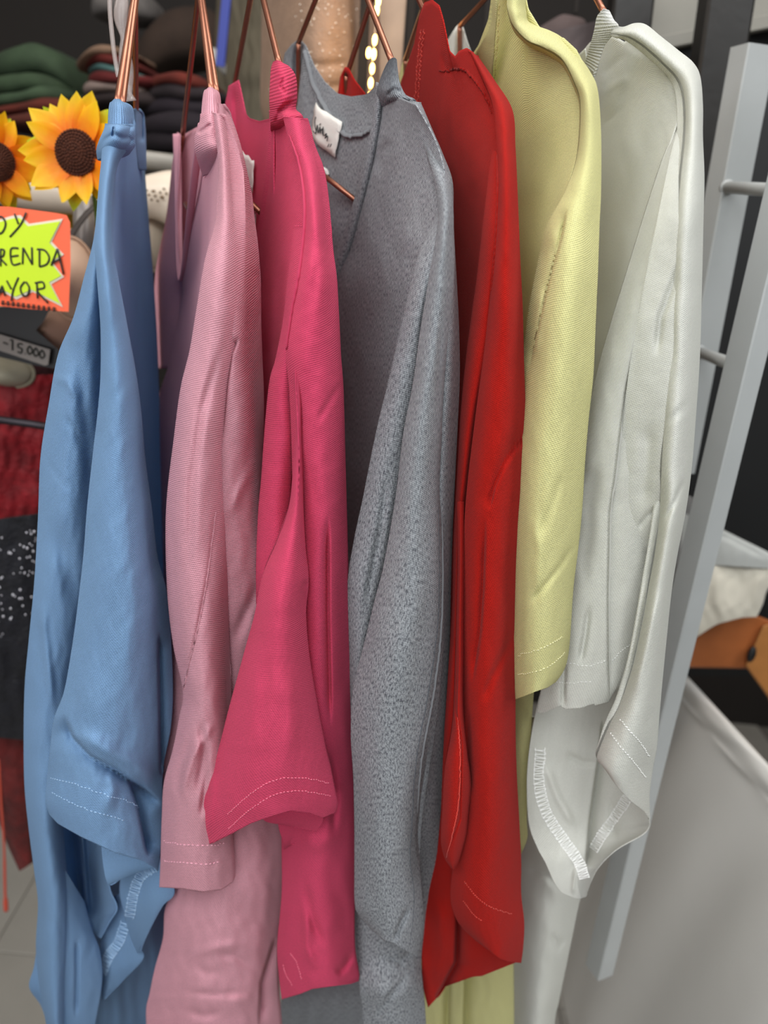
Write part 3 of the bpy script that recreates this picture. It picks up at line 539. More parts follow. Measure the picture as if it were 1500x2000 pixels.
gr = Cloth([ # right edge of the body behind the sleeve
    (800, 196, 822, 200, 55, 54.4, 55), (812, 240, 846, 256, 53, 52.2, 53), (830, 290, 865, 300, 50.5, 49.8, 51), (845, 340, 884, 355, 48, 47, 48.5), (858, 420, 885, 430, 46, 44.8, 46.4), (860, 520, 890, 520, 45.2, 44, 46), (858, 630, 896, 633, 45, 44, 46.3), (855, 733, 898, 733, 45, 44.2, 46.5), (850, 833, 894, 833, 45.2, 44.4, 46.7),
    (845, 997, 886, 997, 45.5, 44.8, 47), (840, 1100, 882, 1100, 45.7, 45, 47), (830, 1233, 879, 1233, 46, 45.3, 47.3), (815, 1367, 876, 1367, 46, 45.5, 47.5), (790, 1500, 867, 1500, 46, 45.7, 47.7), (740, 1620, 858, 1620, 46, 45.5, 47.7), (700, 1713, 848, 1713, 47.5, 46.8, 48), (696, 1800, 832, 1800, 47.5, 46.6, 48), (699, 1873, 823, 1873, 47.3, 46.4, 47.8), (702, 1930, 826, 1930, 46, 45, 47), (707, 1970, 830, 1970, 46, 45, 47), (712, 2040, 834, 2040, 46, 45, 47)],
    nu=90, nv=280, wav=0.25, seed=37, close=(0.1, 1, 0.03), creases=[([(740, 1860), (780, 1880), (815, 1850)], 6, 0.4, 'v', 3), ([(800, 1900), (760, 1950), (730, 2000)], 7, 0.5, 'v', 3)])
gr.build('hem_panel', M_grey, g)
gs = Cloth([
    (800, 230, 832, 236, 53, 52.3, 53.2), (838, 320, 872, 325, 49.5, 48.2, 49.5), (855, 400, 884, 395, 46, 44.8, 46), (850, 470, 886, 470, 44.6, 43.2, 45), (838, 540, 887, 540, 44.2, 42.8, 44.6), (820, 650, 881, 650, 44, 42.4, 44.6), (806, 750, 872, 740, 43.9, 42.2, 44.7), (787, 850, 867, 840, 43.8, 42, 44.8), (773, 967, 861, 967, 43.8, 42, 44.8), (750, 1100, 868, 1090, 43.8, 41.8, 44.8),
    (733, 1167, 868, 1170, 43.8, 41.7, 44.8), (713, 1250, 866, 1250, 43.8, 41.6, 44.8), (690, 1345, 858, 1360, 43.8, 41.6, 44.8), (685, 1433, 848, 1445, 44, 41.7, 44.8), (690, 1520, 838, 1510, 44, 41.8, 44.8), (692, 1620, 824, 1610, 44, 41.9, 44.6), (692, 1700, 820, 1690, 44, 42, 44.5), (693, 1767, 826, 1760, 44, 42.1, 44.5), (703, 1790, 828, 1808, 44, 42.2, 44.5), (722, 1812, 822, 1850, 44, 42.3, 44.4)],
    nu=130, nv=320, wav=0.2, seed=39, close=(0.1, 1, 0.028), bot=[(0, 0), (.3, 16), (.5, 12), (.55, 16), (.8, 20), (.93, 22), (1, 0)],
    creases=[([(808, 600), (800, 720), (790, 860)], 9, 0.3, 'v', 3), ([(862, 600), (858, 720), (856, 830)], 5, 0.3, 'v', 3), ([(768, 1842), (785, 1800), (800, 1770)], 5, 0.6, 'v', 4), ([(830, 1100), (800, 1250), (780, 1400)], 22, -0.3, 'v', 3), ([(840, 1440), (822, 1560), (816, 1630), (822, 1700)], 6, 0.5, 'l', 4)])
gs.build('sleeve', M_grey, g)
cord(gs, 'seam', [(856, 985), (857, 1050), (856, 1200), (840, 1333), (813, 1483), (806, 1590), (801, 1673), (808, 1740), (807, 1790), (800, 1850)], T_grey, g, 0.00042, 0.0)
cord(gs, 'seam_fold', [(864, 1000), (863, 1200), (849, 1340), (824, 1480), (815, 1590)], M_grey, g, 0.0011, 0.0)
gn = Cloth([(760, 112, 775, 113, 56.2, 56, 56.2), (752, 130, 777, 135, 56.6, 56, 56.2), (742, 155, 781, 160, 57.4, 56, 56), (735, 180, 792, 184, 58.4, 55.6, 55.4), (732, 205, 812, 196, 60, 56, 55), (728, 240, 828, 228, 62.5, 58.5, 56)], nu=70, nv=50, wav=0.05, close=(0, 1, 0.012), top=[(0, 5), (.4, 0), (.8, 0), (1, 3)],
    creases=[([(752, 190), (770, 175), (790, 180)], 5, 0.5, 'v', 4), ([(760, 240), (755, 215), (775, 195)], 7, 0.6, 'v', 4)]); gn.build('collar', M_grey_rib, g)

# ---- red
r = shirt(838, 10, 56, 'bright red t-shirt, fifth from the left between grey and yellow')
rp = Cloth([(783, 158, 925, 102, 72, 60, 54), (770, 220, 965, 195, 74, 59, 50.5), (780, 300, 973, 290, 73, 58, 48.5), (800, 400, 972, 400, 70, 57, 47), (820, 520, 965, 520, 68, 56, 46.5), (830, 650, 952, 650, 66, 55, 46.5), (835, 800, 935, 800, 65, 54, 47), (835, 950, 915, 950, 64, 54, 47.5), (830, 1200, 905, 1200, 63, 54, 48), (820, 1500, 900, 1500, 62, 54, 49), (800, 1700, 900, 1700, 60, 54, 50)],
    nu=90, nv=170, wav=0.3, seed=41, top=[(0, 0), (.06, -18), (.18, -62), (.25, -112), (.32, -135), (.42, -135), (.52, -118), (.58, -85), (.66, -22), (.74, -6), (.8, -14), (.9, -14), (1, 0)], creases=[([(828, 60), (822, 150), (812, 250)], 4, 0.3, 'v', 4), ([(862, 100), (870, 135), (900, 136)], 6, 0.5, 'v', 4)])
rp.build('front_panel', M_red, r)
cord(rp, 'seam', [(858, 134), (875, 139), (893, 134), (912, 140), (931, 160), (950, 190), (961, 222)], M_red, r, 0.0009)
stitches(rp, 'neck_stitching', [[(829, 60), (823, 110), (818, 180), (812, 250)], [(823, 60), (817, 110), (812, 180), (806, 250)]], T_red, r, r=0.0004)
rb = Cloth([(664, 150, 712, 182, 72, 70, 68), (655, 230, 720, 230, 72, 70, 68), (650, 400, 720, 400, 72, 70, 68)], nu=30, nv=40, top=[(0, 0), (.2, -26), (.32, -28), (.6, -12), (1, 0)], wav=0.1, creases=[([(677, 140), (676, 190), (676, 260)], 6, 1.5, 'v', 9)]); rb.build('far_shoulder', M_red, r)
rl = Cloth([(968, 262, 971, 263, 50.5, 50.3, 50.3), (957, 320, 974, 320, 48.6, 48, 47.8), (945, 420, 970, 420, 47.5, 46.3, 45.8), (930, 550, 960, 550, 47, 45.5, 45), (912, 680, 948, 680, 46.8, 45.2, 45), (900, 800, 930, 800, 46.6, 45.2, 45.4), (892, 933, 914, 933, 46.6, 45.4, 45.8), (886, 1050, 904, 1050, 46.4, 45.4, 46), (882, 1200, 900, 1200, 46.2, 45.4, 46), (874, 1330, 899, 1330, 46, 45.3, 46), (866, 1460, 900, 1460, 46.2, 45.6, 46.2), (860, 1620, 900, 1620, 46.8, 46.2, 46.6)],
    nu=50, nv=140, wav=0.2, seed=43, close=(0.1, 1, 0.02)); rl.build('side_panel', M_red, r)
rs = Cloth([
    (915, 97, 934, 110, 54.5, 54, 54.6), (940, 150, 965, 155, 52, 51.4, 52.4), (962, 205, 1001, 215, 49.5, 48.6, 50), (970, 280, 1007, 290, 47.6, 46.6, 48), (972, 373, 1011, 373, 46, 44.8, 46.4), (966, 480, 1016, 500, 45, 43.6, 45.6), (958, 570, 1021, 600, 44.7, 43, 45.3), (945, 690, 1024, 720, 44.5, 42.8, 45.2), (930, 800, 1027, 820, 44.4, 42.6, 45.1), (914, 933, 1026, 950, 44.3, 42.4, 45),
    (907, 1020, 1020, 1033, 44.3, 42.4, 45), (904, 1133, 1014, 1133, 44.3, 42.4, 45), (902, 1267, 1009, 1267, 44.3, 42.4, 45), (904, 1400, 1007, 1400, 44.3, 42.3, 45), (906, 1500, 1009, 1500, 44.3, 42.2, 45), (900, 1597, 1014, 1597, 44.3, 42.2, 45), (886, 1680, 1018, 1680, 44.3, 42.2, 45), (880, 1750, 1018, 1745, 44.3, 42.2, 45), (889, 1790, 1024, 1801, 44.3, 42.3, 45), (905, 1815, 1022, 1850, 44.3, 42.4, 45), (930, 1838, 1018, 1881, 44.3, 42.5, 45)],
    nu=120, nv=320, wav=0.2, seed=45, close=(0.1, 1, 0.03), bot=[(0, 0), (.25, 6), (.5, 12), (.7, 10), (1, 0)],
    creases=[([(1030, 845), (1005, 872), (983, 907), (964, 952), (954, 1000)], 12, 0.55, 'r', 6), ([(947, 1000), (942, 1150), (936, 1235), (920, 1340)], 8, 0.7, 'r', 5), ([(1008, 1227), (985, 1275), (958, 1330), (940, 1380)], 7, 0.5, 'v', 4), ([(975, 1000), (985, 1150), (965, 1260)], 14, -0.3, 'v', 3), ([(915, 1380), (914, 1480), (922, 1560)], 6, 0.5, 'v', 4)])
rs.build('sleeve', M_red, r)
cord(rs, 'seam', [(971, 300), (973, 373), (968, 480), (960, 567)], M_red, r, 0.0007)
stitches(rs, 'hem_stitching', [[(908, 1722), (930, 1750), (960, 1772), (1000, 1785)], [(905, 1758), (925, 1785), (945, 1800)]], T_red, r)
rt = Cloth([(893, 980, 906, 980, 44.6, 44.2, 44.4), (894, 1100, 906, 1100, 44.2, 43.6, 44), (890, 1267, 905, 1267, 43.8, 43, 43.6), (886, 1383, 905, 1383, 43.4, 42.4, 43.4), (880, 1440, 913, 1470, 43, 41.8, 43), (869, 1500, 920, 1530, 42.8, 41.4, 43), (864, 1580, 915, 1590, 42.8, 41.4, 43), (861, 1640, 911, 1630, 42.8, 41.5, 43), (868, 1675, 897, 1680, 42.8, 42, 43), (881, 1696, 888, 1698, 42.8, 42.4, 42.9)],
    nu=60, nv=200, wav=0.1, seed=47, close=(0, 1, 0.02), creases=[([(896, 1250), (890, 1390), (902, 1450), (898, 1600), (872, 1672)], 2.2, 0.3, 'v', 6)]); rt.build('back_sleeve', M_red, r)
cord(rt, 'seam', [(894, 1400), (898, 1480), (896, 1560), (888, 1610), (872, 1674)], T_red, r, 0.00035)
rw = Cloth([(840, 1580, 960, 1580, 48, 47.5, 47), (830, 1700, 960, 1700, 48, 47.3, 46.5), (825, 1800, 975, 1800, 48, 47, 46.5), (823, 1860, 990, 1850, 48, 47, 46.5), (826, 1925, 1000, 1872, 48, 47, 46.5), (836, 1968, 1010, 1879, 48, 47, 46.5)],
    nu=110, nv=110, wav=0.15, seed=49, bot=[(0, 0), (.12, -12), (.2, -26), (.35, -20), (.5, -16), (.6, -8), (.8, -4), (1, 0)], creases=[([(888, 1700), (895, 1800), (892, 1880), (870, 1920), (850, 1955)], 12, 2.2, 'l', 8), ([(860, 1750), (868, 1850), (850, 1930)], 16, -0.6, 'v', 4)]); rw.build('hem_panel', M_red, r)

# ---- pale yellow
y = shirt(990, -10, 58, 'pale yellow t-shirt, sixth from the left between red and white')
yp = Cloth([(920, 110, 1160, 165, 66, 56, 51), (930, 190, 1150, 230, 67, 56, 49.5), (945, 300, 1125, 310, 67, 56, 48.5), (955, 400, 1098, 400, 66, 55, 47.5), (965, 500, 1070, 490, 65, 54, 47.3), (975, 620, 1045, 610, 63, 54, 48), (980, 800, 1030, 800, 61, 54, 49), (985, 1000, 1025, 1000, 60, 54, 50), (990, 1300, 1025, 1300, 60, 54, 50)],
    nu=100, nv=150, wav=0.15, seed=51, top=[(0, 0), (.06, -25), (.14, -80), (.18, -155), (.3, -165), (.42, -165), (.46, -118), (.55, -88), (.65, -76), (.75, -78), (.86, -60), (.95, -25), (1, 0)]); yp.build('front_panel', M_yel, y)
stitches(yp, 'neck_stitching', [[(970, 10), (967, 70), (962, 140), (956, 220)], [(976, 10), (973, 70), (968, 140), (962, 220)]], plain('ochre_thread', (196, 176, 120), .7), y, r=0.0004)
YSH = [(999, -60, 1027, -60, 56, 55.5, 57), (990, 0, 1028, 0, 55.5, 55, 57), (993, 25, 1030, 23, 55, 54.6, 57), (1003, 50, 1035, 44, 54.5, 54.2, 56), (1030, 78, 1075, 60, 53, 53, 54.5), (1062, 92, 1100, 75, 52, 52, 53.5), (1098, 115, 1130, 108, 51, 51, 52.5), (1122, 160, 1154, 142, 49.7, 49.3, 51)]
yn = Cloth([(961, -40, 972, -40, 58.6, 58.4, 58), (961, 0, 972, 0, 58.8, 58.5, 58), (959, 45, 969, 45, 59.6, 59.3, 58.8), (942, 80, 966, 85, 61, 60.5, 59.8), (928, 105, 963, 140, 63, 62.4, 61.4), (920, 140, 960, 220, 67, 66.5, 65)], nu=20, nv=50, wav=0, close=(0, 1, 0.006)); yn.build('collar', M_yel, y)
yfar = Cloth([(780, 145, 802, 150, 78, 77, 76), (778, 200, 806, 200, 78, 77, 76), (776, 300, 806, 300, 78, 77, 76)], nu=20, nv=30, wav=0, top=[(0, 0), (.5, -42), (.7, -40), (1, 0)]); yfar.build('far_shoulder', M_yel, y)
ysl = Cloth(YSH+[
    (1134, 205, 1168, 178, 48.8, 48, 49.8), (1128, 300, 1174, 260, 47.6, 46.6, 48), (1105, 370, 1174, 373, 46.4, 45, 46.8), (1068, 440, 1171, 440, 46.5, 44, 46), (1053, 500, 1168, 530, 46.8, 43.2, 45.4), (1033, 600, 1164, 620, 46.8, 42.7, 45.1), (1018, 720, 1159, 733, 46.8, 42.4, 45), (1005, 830, 1150, 817, 46.5, 42.3, 45), (1000, 900, 1143, 900, 46, 42.2, 45), (998, 1000, 1137, 997, 45.5, 42.1, 45),
    (1000, 1080, 1129, 1075, 45, 42.1, 44.8), (1000, 1160, 1120, 1150, 45, 42.1, 44.7), (1000, 1240, 1114, 1240, 45, 42.1, 44.6), (1002, 1310, 1109, 1285, 45, 42.2, 44.5), (1004, 1345, 1100, 1312, 45, 42.3, 44.4), (1006, 1366, 1086, 1332, 45, 42.3, 44.3)],
    nu=130, nv=360, wav=0.15, seed=55, close=(0.1, 1, 0.03), bot=[(0, 0), (.5, 2), (.8, 4), (1, 0)],
    creases=[([(1107, 400), (1093, 467), (1067, 560), (1045, 660), (1030, 740)], 14, 0.9, 'r', 5), ([(1060, 560), (1040, 700)], 9, -0.5, 'v', 4), ([(1130, 1050), (1095, 1105), (1060, 1150), (1030, 1185)], 6, 0.35, 'v', 4), ([(1100, 920), (1080, 980), (1050, 1060)], 9, 0.25, 'v', 4), ([(1040, 1000), (1055, 1080), (1045, 1170)], 10, -0.3, 'v', 3)])
ysl.build('sleeve', M_yel, y)
cord(ysl, 'seam', [(1100, 440), (1080, 520), (1062, 590), (1042, 680)], M_yel, y, 0.0006)
stitches(ysl, 'hem_stitching', [[(1012, 1280), (1040, 1272), (1070, 1260), (1100, 1242)], [(1012, 1318), (1040, 1312), (1070, 1302), (1095, 1282), (1104, 1270)]], T_yel, y)
yl = Cloth([(985, 1320, 1045, 1320, 52, 50.5, 50), (985, 1417, 1038, 1417, 52, 50.4, 50), (985, 1500, 1032, 1500, 52, 50.3, 50), (985, 1600, 1029, 1597, 52, 50.3, 50), (985, 1650, 1030, 1636, 52, 50.3, 50), (990, 1690, 1018, 1668, 52, 50.5, 50)], nu=40, nv=100, wav=0.2, close=(0, 1, 0.01)); yl.build('back_sleeve', M_yel, y)
yb = Cloth([(810, 1780, 1015, 1780, 58, 56, 55), (815, 1860, 1012, 1860, 58, 56, 55), (820, 1960, 1008, 1960, 58, 56, 55), (820, 2080, 1006, 2080, 58, 56, 55)], nu=90, nv=70, wav=0.3, seed=57, creases=[([(880, 1800), (876, 1900), (872, 2050)], 8, 1.5, 'r', 8), ([(915, 1800), (912, 1900), (908, 2050)], 10, 1.4, 'l', 8)]); yb.build('hem_panel', M_yel, y)

# ---- white
wt = shirt(1183, 18, 56, 'white t-shirt with see-through sleeves and overlocked cuff, rightmost on the rail')
wp = Cloth([(1130, 110, 1340, 168, 66, 57, 50.5), (1140, 200, 1330, 215, 66, 57, 49.5), (1145, 300, 1302, 300, 65, 56, 48.6), (1150, 400, 1268, 400, 63, 55, 48), (1150, 500, 1235, 500, 61, 54, 48), (1145, 600, 1205, 600, 60, 54, 48.4), (1135, 720, 1172, 720, 58, 53, 49), (1120, 900, 1160, 900, 57, 52, 49.5), (1100, 1200, 1150, 1200, 56, 52, 50)],
    nu=100, nv=150, wav=0.2, seed=61, top=[(0, 0), (.1, -32), (.2, -55), (.33, -58), (.42, -52), (.52, -72), (.65, -74), (.8, -45), (.92, -18), (1, 0)],
    creases=[([(1172, 150), (1200, 125), (1225, 100)], 7, 0.4, 'v', 4), ([(1170, 190), (1200, 165), (1235, 150)], 8, -0.35, 'v', 4), ([(1175, 248), (1200, 225), (1222, 205)], 4, 0.3, 'v', 4), ([(1218, 75), (1260, 105), (1300, 130), (1335, 170)], 8, 0.5, 'v', 5)])
wp.build('front_panel', M_wht, wt)
WSH = [(1192, 66, 1203, 50, 55.8, 55.5, 55.8), (1204, 66, 1218, 52, 54.7, 54.4, 54.9), (1215, 68, 1240, 45, 53.8, 53.4, 54.4), (1232, 72, 1262, 48, 53, 52.6, 53.8), (1260, 90, 1290, 70, 52.2, 51.8, 53), (1296, 122, 1325, 98, 51.2, 50.8, 52)]
wnb = Cloth([(1172, 20, 1190, 18, 56, 55.8, 56), (1165, 35, 1199, 38, 56.4, 55.8, 55.6), (1160, 60, 1208, 55, 57, 56, 55.2), (1152, 90, 1180, 92, 58, 57.4, 57), (1140, 130, 1162, 150, 60, 59, 58)], nu=40, nv=50, wav=0, close=(0, 1, 0.008), top=[(0, 4), (.4, -3), (1, 2)]); wnb.build('collar', M_wht_rib, wt)
wb = Cloth([(1128, 108, 1142, 95, 62, 61, 60), (1124, 150, 1150, 150, 63, 62, 60.5), (1120, 200, 1150, 200, 63, 62, 61)], nu=20, nv=20, wav=0); wb.build('back_panel', M_wht, wt)
wfar = Cloth([(870, 85, 922, 100, 80, 79, 78), (868, 130, 930, 130, 80, 79, 78), (868, 220, 932, 220, 80, 79, 78)], nu=30, nv=40, wav=0.1, top=[(0, 0), (.3, -30), (.5, -45), (.62, -45), (.8, -18), (1, 10)], creases=[([(898, 40), (896, 90), (895, 140)], 6, 1.2, 'v', 8)]); wfar.build('far_shoulder', M_wht, wt)
wm = Cloth([ # left half of the sleeve, its seam hanging straight down
    (1332, 205, 1336, 207, 50.4, 50.2, 50.2), (1318, 250, 1332, 252, 49.6, 49, 48.8), (1292, 315, 1325, 320, 48.6, 47.6, 47), (1260, 413, 1310, 417, 48.2, 46.6, 45.6), (1223, 533, 1285, 533, 47.8, 46, 45), (1190, 640, 1262, 640, 47.6, 45.7, 45), (1165, 730, 1250, 730, 47.5, 45.6, 45.2), (1140, 850, 1240, 850, 47.5, 45.5, 45.4), (1130, 933, 1245, 933, 47.4, 45.4, 45.6), (1120, 1000, 1262, 1000, 47.3, 45.4, 46),
    (1105, 1100, 1280, 1100, 47.2, 45.3, 46.2), (1085, 1200, 1270, 1200, 47, 45.2, 46.4), (1070, 1280, 1255, 1280, 46.8, 45.1, 46.5), (1058, 1340, 1240, 1330, 46.7, 45, 46.5), (1048, 1393, 1220, 1350, 46.6, 44.9, 46.5)],
    nu=130, nv=280, wav=0.15, seed=63, close=(0.1, 1, 0.012), bot=[(0, 0), (.08, 3), (.28, -3), (.32, 6), (.5, 12), (.65, 10), (.66, 14), (.82, 14), (.84, -2), (1, 0)],
    creases=[([(1297, 417), (1277, 483), (1257, 600), (1240, 683), (1223, 767), (1213, 850), (1203, 933), (1193, 1000), (1190, 1167), (1191, 1300), (1194, 1370)], 14, 0.55, 'l', 12), ([(1150, 1180), (1143, 1240), (1132, 1300)], 6, 0.5, 'v', 4), ([(1103, 1290), (1100, 1340), (1100, 1385)], 5, 0.5, 'v', 4), ([(1160, 900), (1150, 1000), (1140, 1150)], 16, 0.5, 'v', 4)])
wm.build('sleeve', M_wht, wt)
cord(wm, 'seam', [(1297, 420), (1277, 483), (1257, 600), (1240, 683), (1223, 767), (1213, 850), (1203, 933), (1193, 1000), (1190, 1167), (1191, 1300), (1194, 1367)], M_wht, wt, 0.0011, 0.0)
stitches(wm, 'hem_stitching', [[(1070, 1295), (1110, 1296), (1150, 1300), (1185, 1290)], [(1075, 1330), (1110, 1334), (1160, 1330)], [(1196, 1290), (1215, 1270), (1240, 1252)]], T_wht, wt)
wfl = Cloth(WSH+[ # shoulder running on into the front flap of the sleeve
    (1324, 152, 1354, 122, 50.4, 49.9, 51.2), (1335, 180, 1368, 150, 49.6, 48.8, 50.2), (1339, 220, 1373, 205, 48.6, 47.7, 49.2), (1338, 267, 1373, 267, 47.5, 46.6, 48), (1330, 347, 1376, 347, 46.0, 45.4, 47), (1322, 433, 1374, 433, 45, 44.4, 46.3), (1312, 567, 1371, 567, 44.5, 43.9, 46), (1304, 700, 1367, 700, 44.2, 43.5, 46), (1297, 833, 1358, 833, 44, 43.2, 46), (1292, 917, 1351, 917, 43.9, 43, 45.8), (1288, 1000, 1340, 997, 44.6, 42.6, 45.5), (1279, 1080, 1323, 1085, 44.2, 42.4, 45.2),
    (1266, 1150, 1312, 1155, 44, 42.2, 45), (1250, 1233, 1303, 1240, 43.8, 42, 45), (1233, 1310, 1295, 1320, 43.6, 41.9, 44.8), (1210, 1377, 1288, 1400, 43.5, 41.8, 44.8), (1190, 1417, 1283, 1460, 43.4, 41.7, 44.8), (1172, 1460, 1274, 1510, 43.3, 41.7, 44.7), (1166, 1482, 1269, 1555, 43.3, 41.7, 44.7), (1178, 1498, 1268, 1600, 43.3, 41.9, 44.7)],
    nu=110, nv=360, wav=0.15, seed=65, close=(-0.1, 1, 0.02), bot=[(0, 0), (.3, 8), (.6, 6), (.9, -4), (1, 0)],
    creases=[([(1340, 930), (1318, 980), (1295, 1020)], 5, 0.4, 'v', 4), ([(1300, 830), (1330, 800), (1350, 790)], 6, 0.3, 'v', 3), ([(1325, 470), (1310, 600), (1315, 760)], 8, 0.4, 'v', 3), ([(1285, 1150), (1262, 1260), (1235, 1370)], 9, -0.4, 'v', 4)])
wfl.build('sleeve', M_wht, wt)
wmid = Cloth([ # middle facet joining flap and seam half
    (1334, 215, 1338, 216, 50, 49.8, 49.6), (1310, 300, 1345, 300, 47.8, 47.4, 47.2), (1285, 420, 1335, 420, 46, 45.3, 44.9), (1262, 533, 1325, 540, 45.5, 44.8, 44.3), (1242, 640, 1318, 650, 45.3, 44.5, 44.0), (1226, 740, 1312, 750, 45.4, 44.4, 43.8), (1214, 850, 1305, 850, 45.7, 44.6, 43.9), (1205, 940, 1300, 940, 46, 44.9, 44.0), (1200, 1010, 1296, 1010, 46.3, 45.3, 45), (1198, 1100, 1290, 1100, 46.6, 46.2, 46), (1198, 1200, 1270, 1200, 46.9, 46.8, 46.6)],
    nu=80, nv=200, wav=0.15, seed=67, creases=[([(1290, 985), (1262, 1010), (1245, 1035)], 5, 0.35, 'v', 4), ([(1345, 470), (1290, 620), (1282, 700)], 7, 0.5, 'v', 4), ([(1270, 820), (1255, 1000)], 14, 0.4, 'v', 4)]); wmid.build('side_panel', M_wht, wt)
stitches(wfl, 'hem_stitching', [[(1212, 1405), (1228, 1425), (1250, 1450), (1268, 1478)], [(1193, 1432), (1210, 1455), (1235, 1485), (1262, 1520)]], T_wht, wt, r=0.0004, step=0.0034)
wi = Cloth([ # inside of the open sleeve below the flap, with the overlocked armhole seam
    (1070, 1300, 1262, 1300, 49, 50, 48), (1045, 1400, 1262, 1400, 49, 50, 47.5), (1033, 1480, 1264, 1480, 48.5, 50, 46.8), (1030, 1540, 1267, 1550, 48, 49.5, 46.2), (1034, 1610, 1268, 1600, 47.5, 49, 46), (1050, 1655, 1268, 1614, 47, 48.6, 46), (1066, 1685, 1254, 1630, 46.6, 48, 46), (1082, 1722, 1205, 1658, 46.4, 47.2, 46.2), (1096, 1742, 1172, 1690, 46.3, 46.8, 46.4), (1112, 1750, 1155, 1720, 46.3, 46.6, 46.4), (1128, 1757, 1145, 1752, 46.3, 46.4, 46.4)],
    nu=120, nv=180, wav=0.2, seed=69, creases=[([(1180, 1400), (1172, 1480), (1155, 1600), (1146, 1700)], 10, 1.4, 'l', 8), ([(1060, 1480), (1090, 1560), (1125, 1620)], 8, -0.5, 'v', 4), ([(1100, 1470), (1140, 1490), (1170, 1490)], 6, 0.4, 'v', 4), ([(1200, 1560), (1196, 1640)], 9, 0.6, 'v', 4), ([(1125, 1690), (1118, 1750)], 4, -0.3, 'v', 4)])
wi.build('sleeve_lining', M_wht, wt)
overlock(wi, 'overlock_stitching', [(1055, 1460), (1052, 1530), (1068, 1590), (1100, 1640), (1128, 1680), (1142, 1715)], 19, T_wht, wt, n=38, r=0.00035)
overlock(wi, 'overlock_stitching', [(1232, 1550), (1205, 1590), (1180, 1625), (1160, 1660)], 18, T_wht, wt, n=20, r=0.0003)
wl = Cloth([(1000, 1400, 1060, 1400, 55, 53, 52), (1000, 1600, 1120, 1600, 55, 52, 52), (1002, 1700, 1145, 1700, 55, 51.5, 53), (1002, 1780, 1130, 1770, 55, 51, 53), (1003, 1873, 1109, 1873, 55, 51, 53), (1004, 1955, 1092, 1955, 55, 51, 53), (1004, 1993, 1084, 1993, 55, 51, 53), (1004, 2080, 1078, 2080, 55, 51, 53)],
    nu=80, nv=140, wav=0.25, seed=71, close=(0.1, 1, 0.03), creases=[([(1020, 1690), (1070, 1710), (1110, 1740)], 9, 0.5, 'v', 4), ([(1075, 1820), (1090, 1850), (1105, 1830)], 7, 0.4, 'v', 4)]); wl.build('hem_panel', M_wht, wt)

# neck labels, one level below the shirts that carry them
def neck_label(cl, par, quad, strokes, lab):
    mb = MB(); n = 6; vs = []
    A = [np.array(q, float) for q in quad]
    for j in range(n+1):
        for i in range(n+1):
            a, bq = i/n, j/n; q = A[0]*(1-a)*(1-bq)+A[1]*a*(1-bq)+A[2]*a*bq+A[3]*(1-a)*bq
            vs.append(cl.at(*cl.pix(*q), 0.004+0.0015*math.sin(a*5)))
    mb.add(vs, [(j*(n+1)+i, j*(n+1)+i+1, (j+1)*(n+1)+i+1, (j+1)*(n+1)+i) for j in range(n) for i in range(n)], True)
    o = mb.build('neck_label', M_label, par); md = o.modifiers.new('t', 'SOLIDIFY'); md.thickness = 0.0003; o['label'] = lab
    mk = MB()
    for s_ in strokes: mk.tube(smoothpath([cl.at(*cl.pix(*q), 0.0068) for q in s_], 4), 0.00045, 5)
    k = mk.build('lettering', M_ink, par); k.parent = o; k.matrix_parent_inverse = Matrix.Identity(4)
neck_label(gb, g, [(623, 206), (673, 240), (660, 310), (616, 268)],
    [[(631, 232), (628, 245), (631, 262), (626, 258)], [(631, 258), (634, 250), (636, 262), (639, 252), (641, 265), (644, 256), (645, 268)], [(638, 250), (640, 246)], [(645, 262), (647, 254), (646, 268)], [(649, 268), (652, 264), (650, 274), (654, 268), (653, 276)], [(656, 288), (658, 284)], [(659, 290), (661, 286)]], 'white woven neck label with black script')
neck_label(hb, h, [(479, 290), (503, 315), (500, 375), (484, 358)], [[(487, 318), (484, 330), (487, 340), (490, 332), (492, 345), (495, 335), (497, 348)], [(489, 308), (488, 320)], [(494, 360), (498, 358)]], 'white woven neck label with black script')
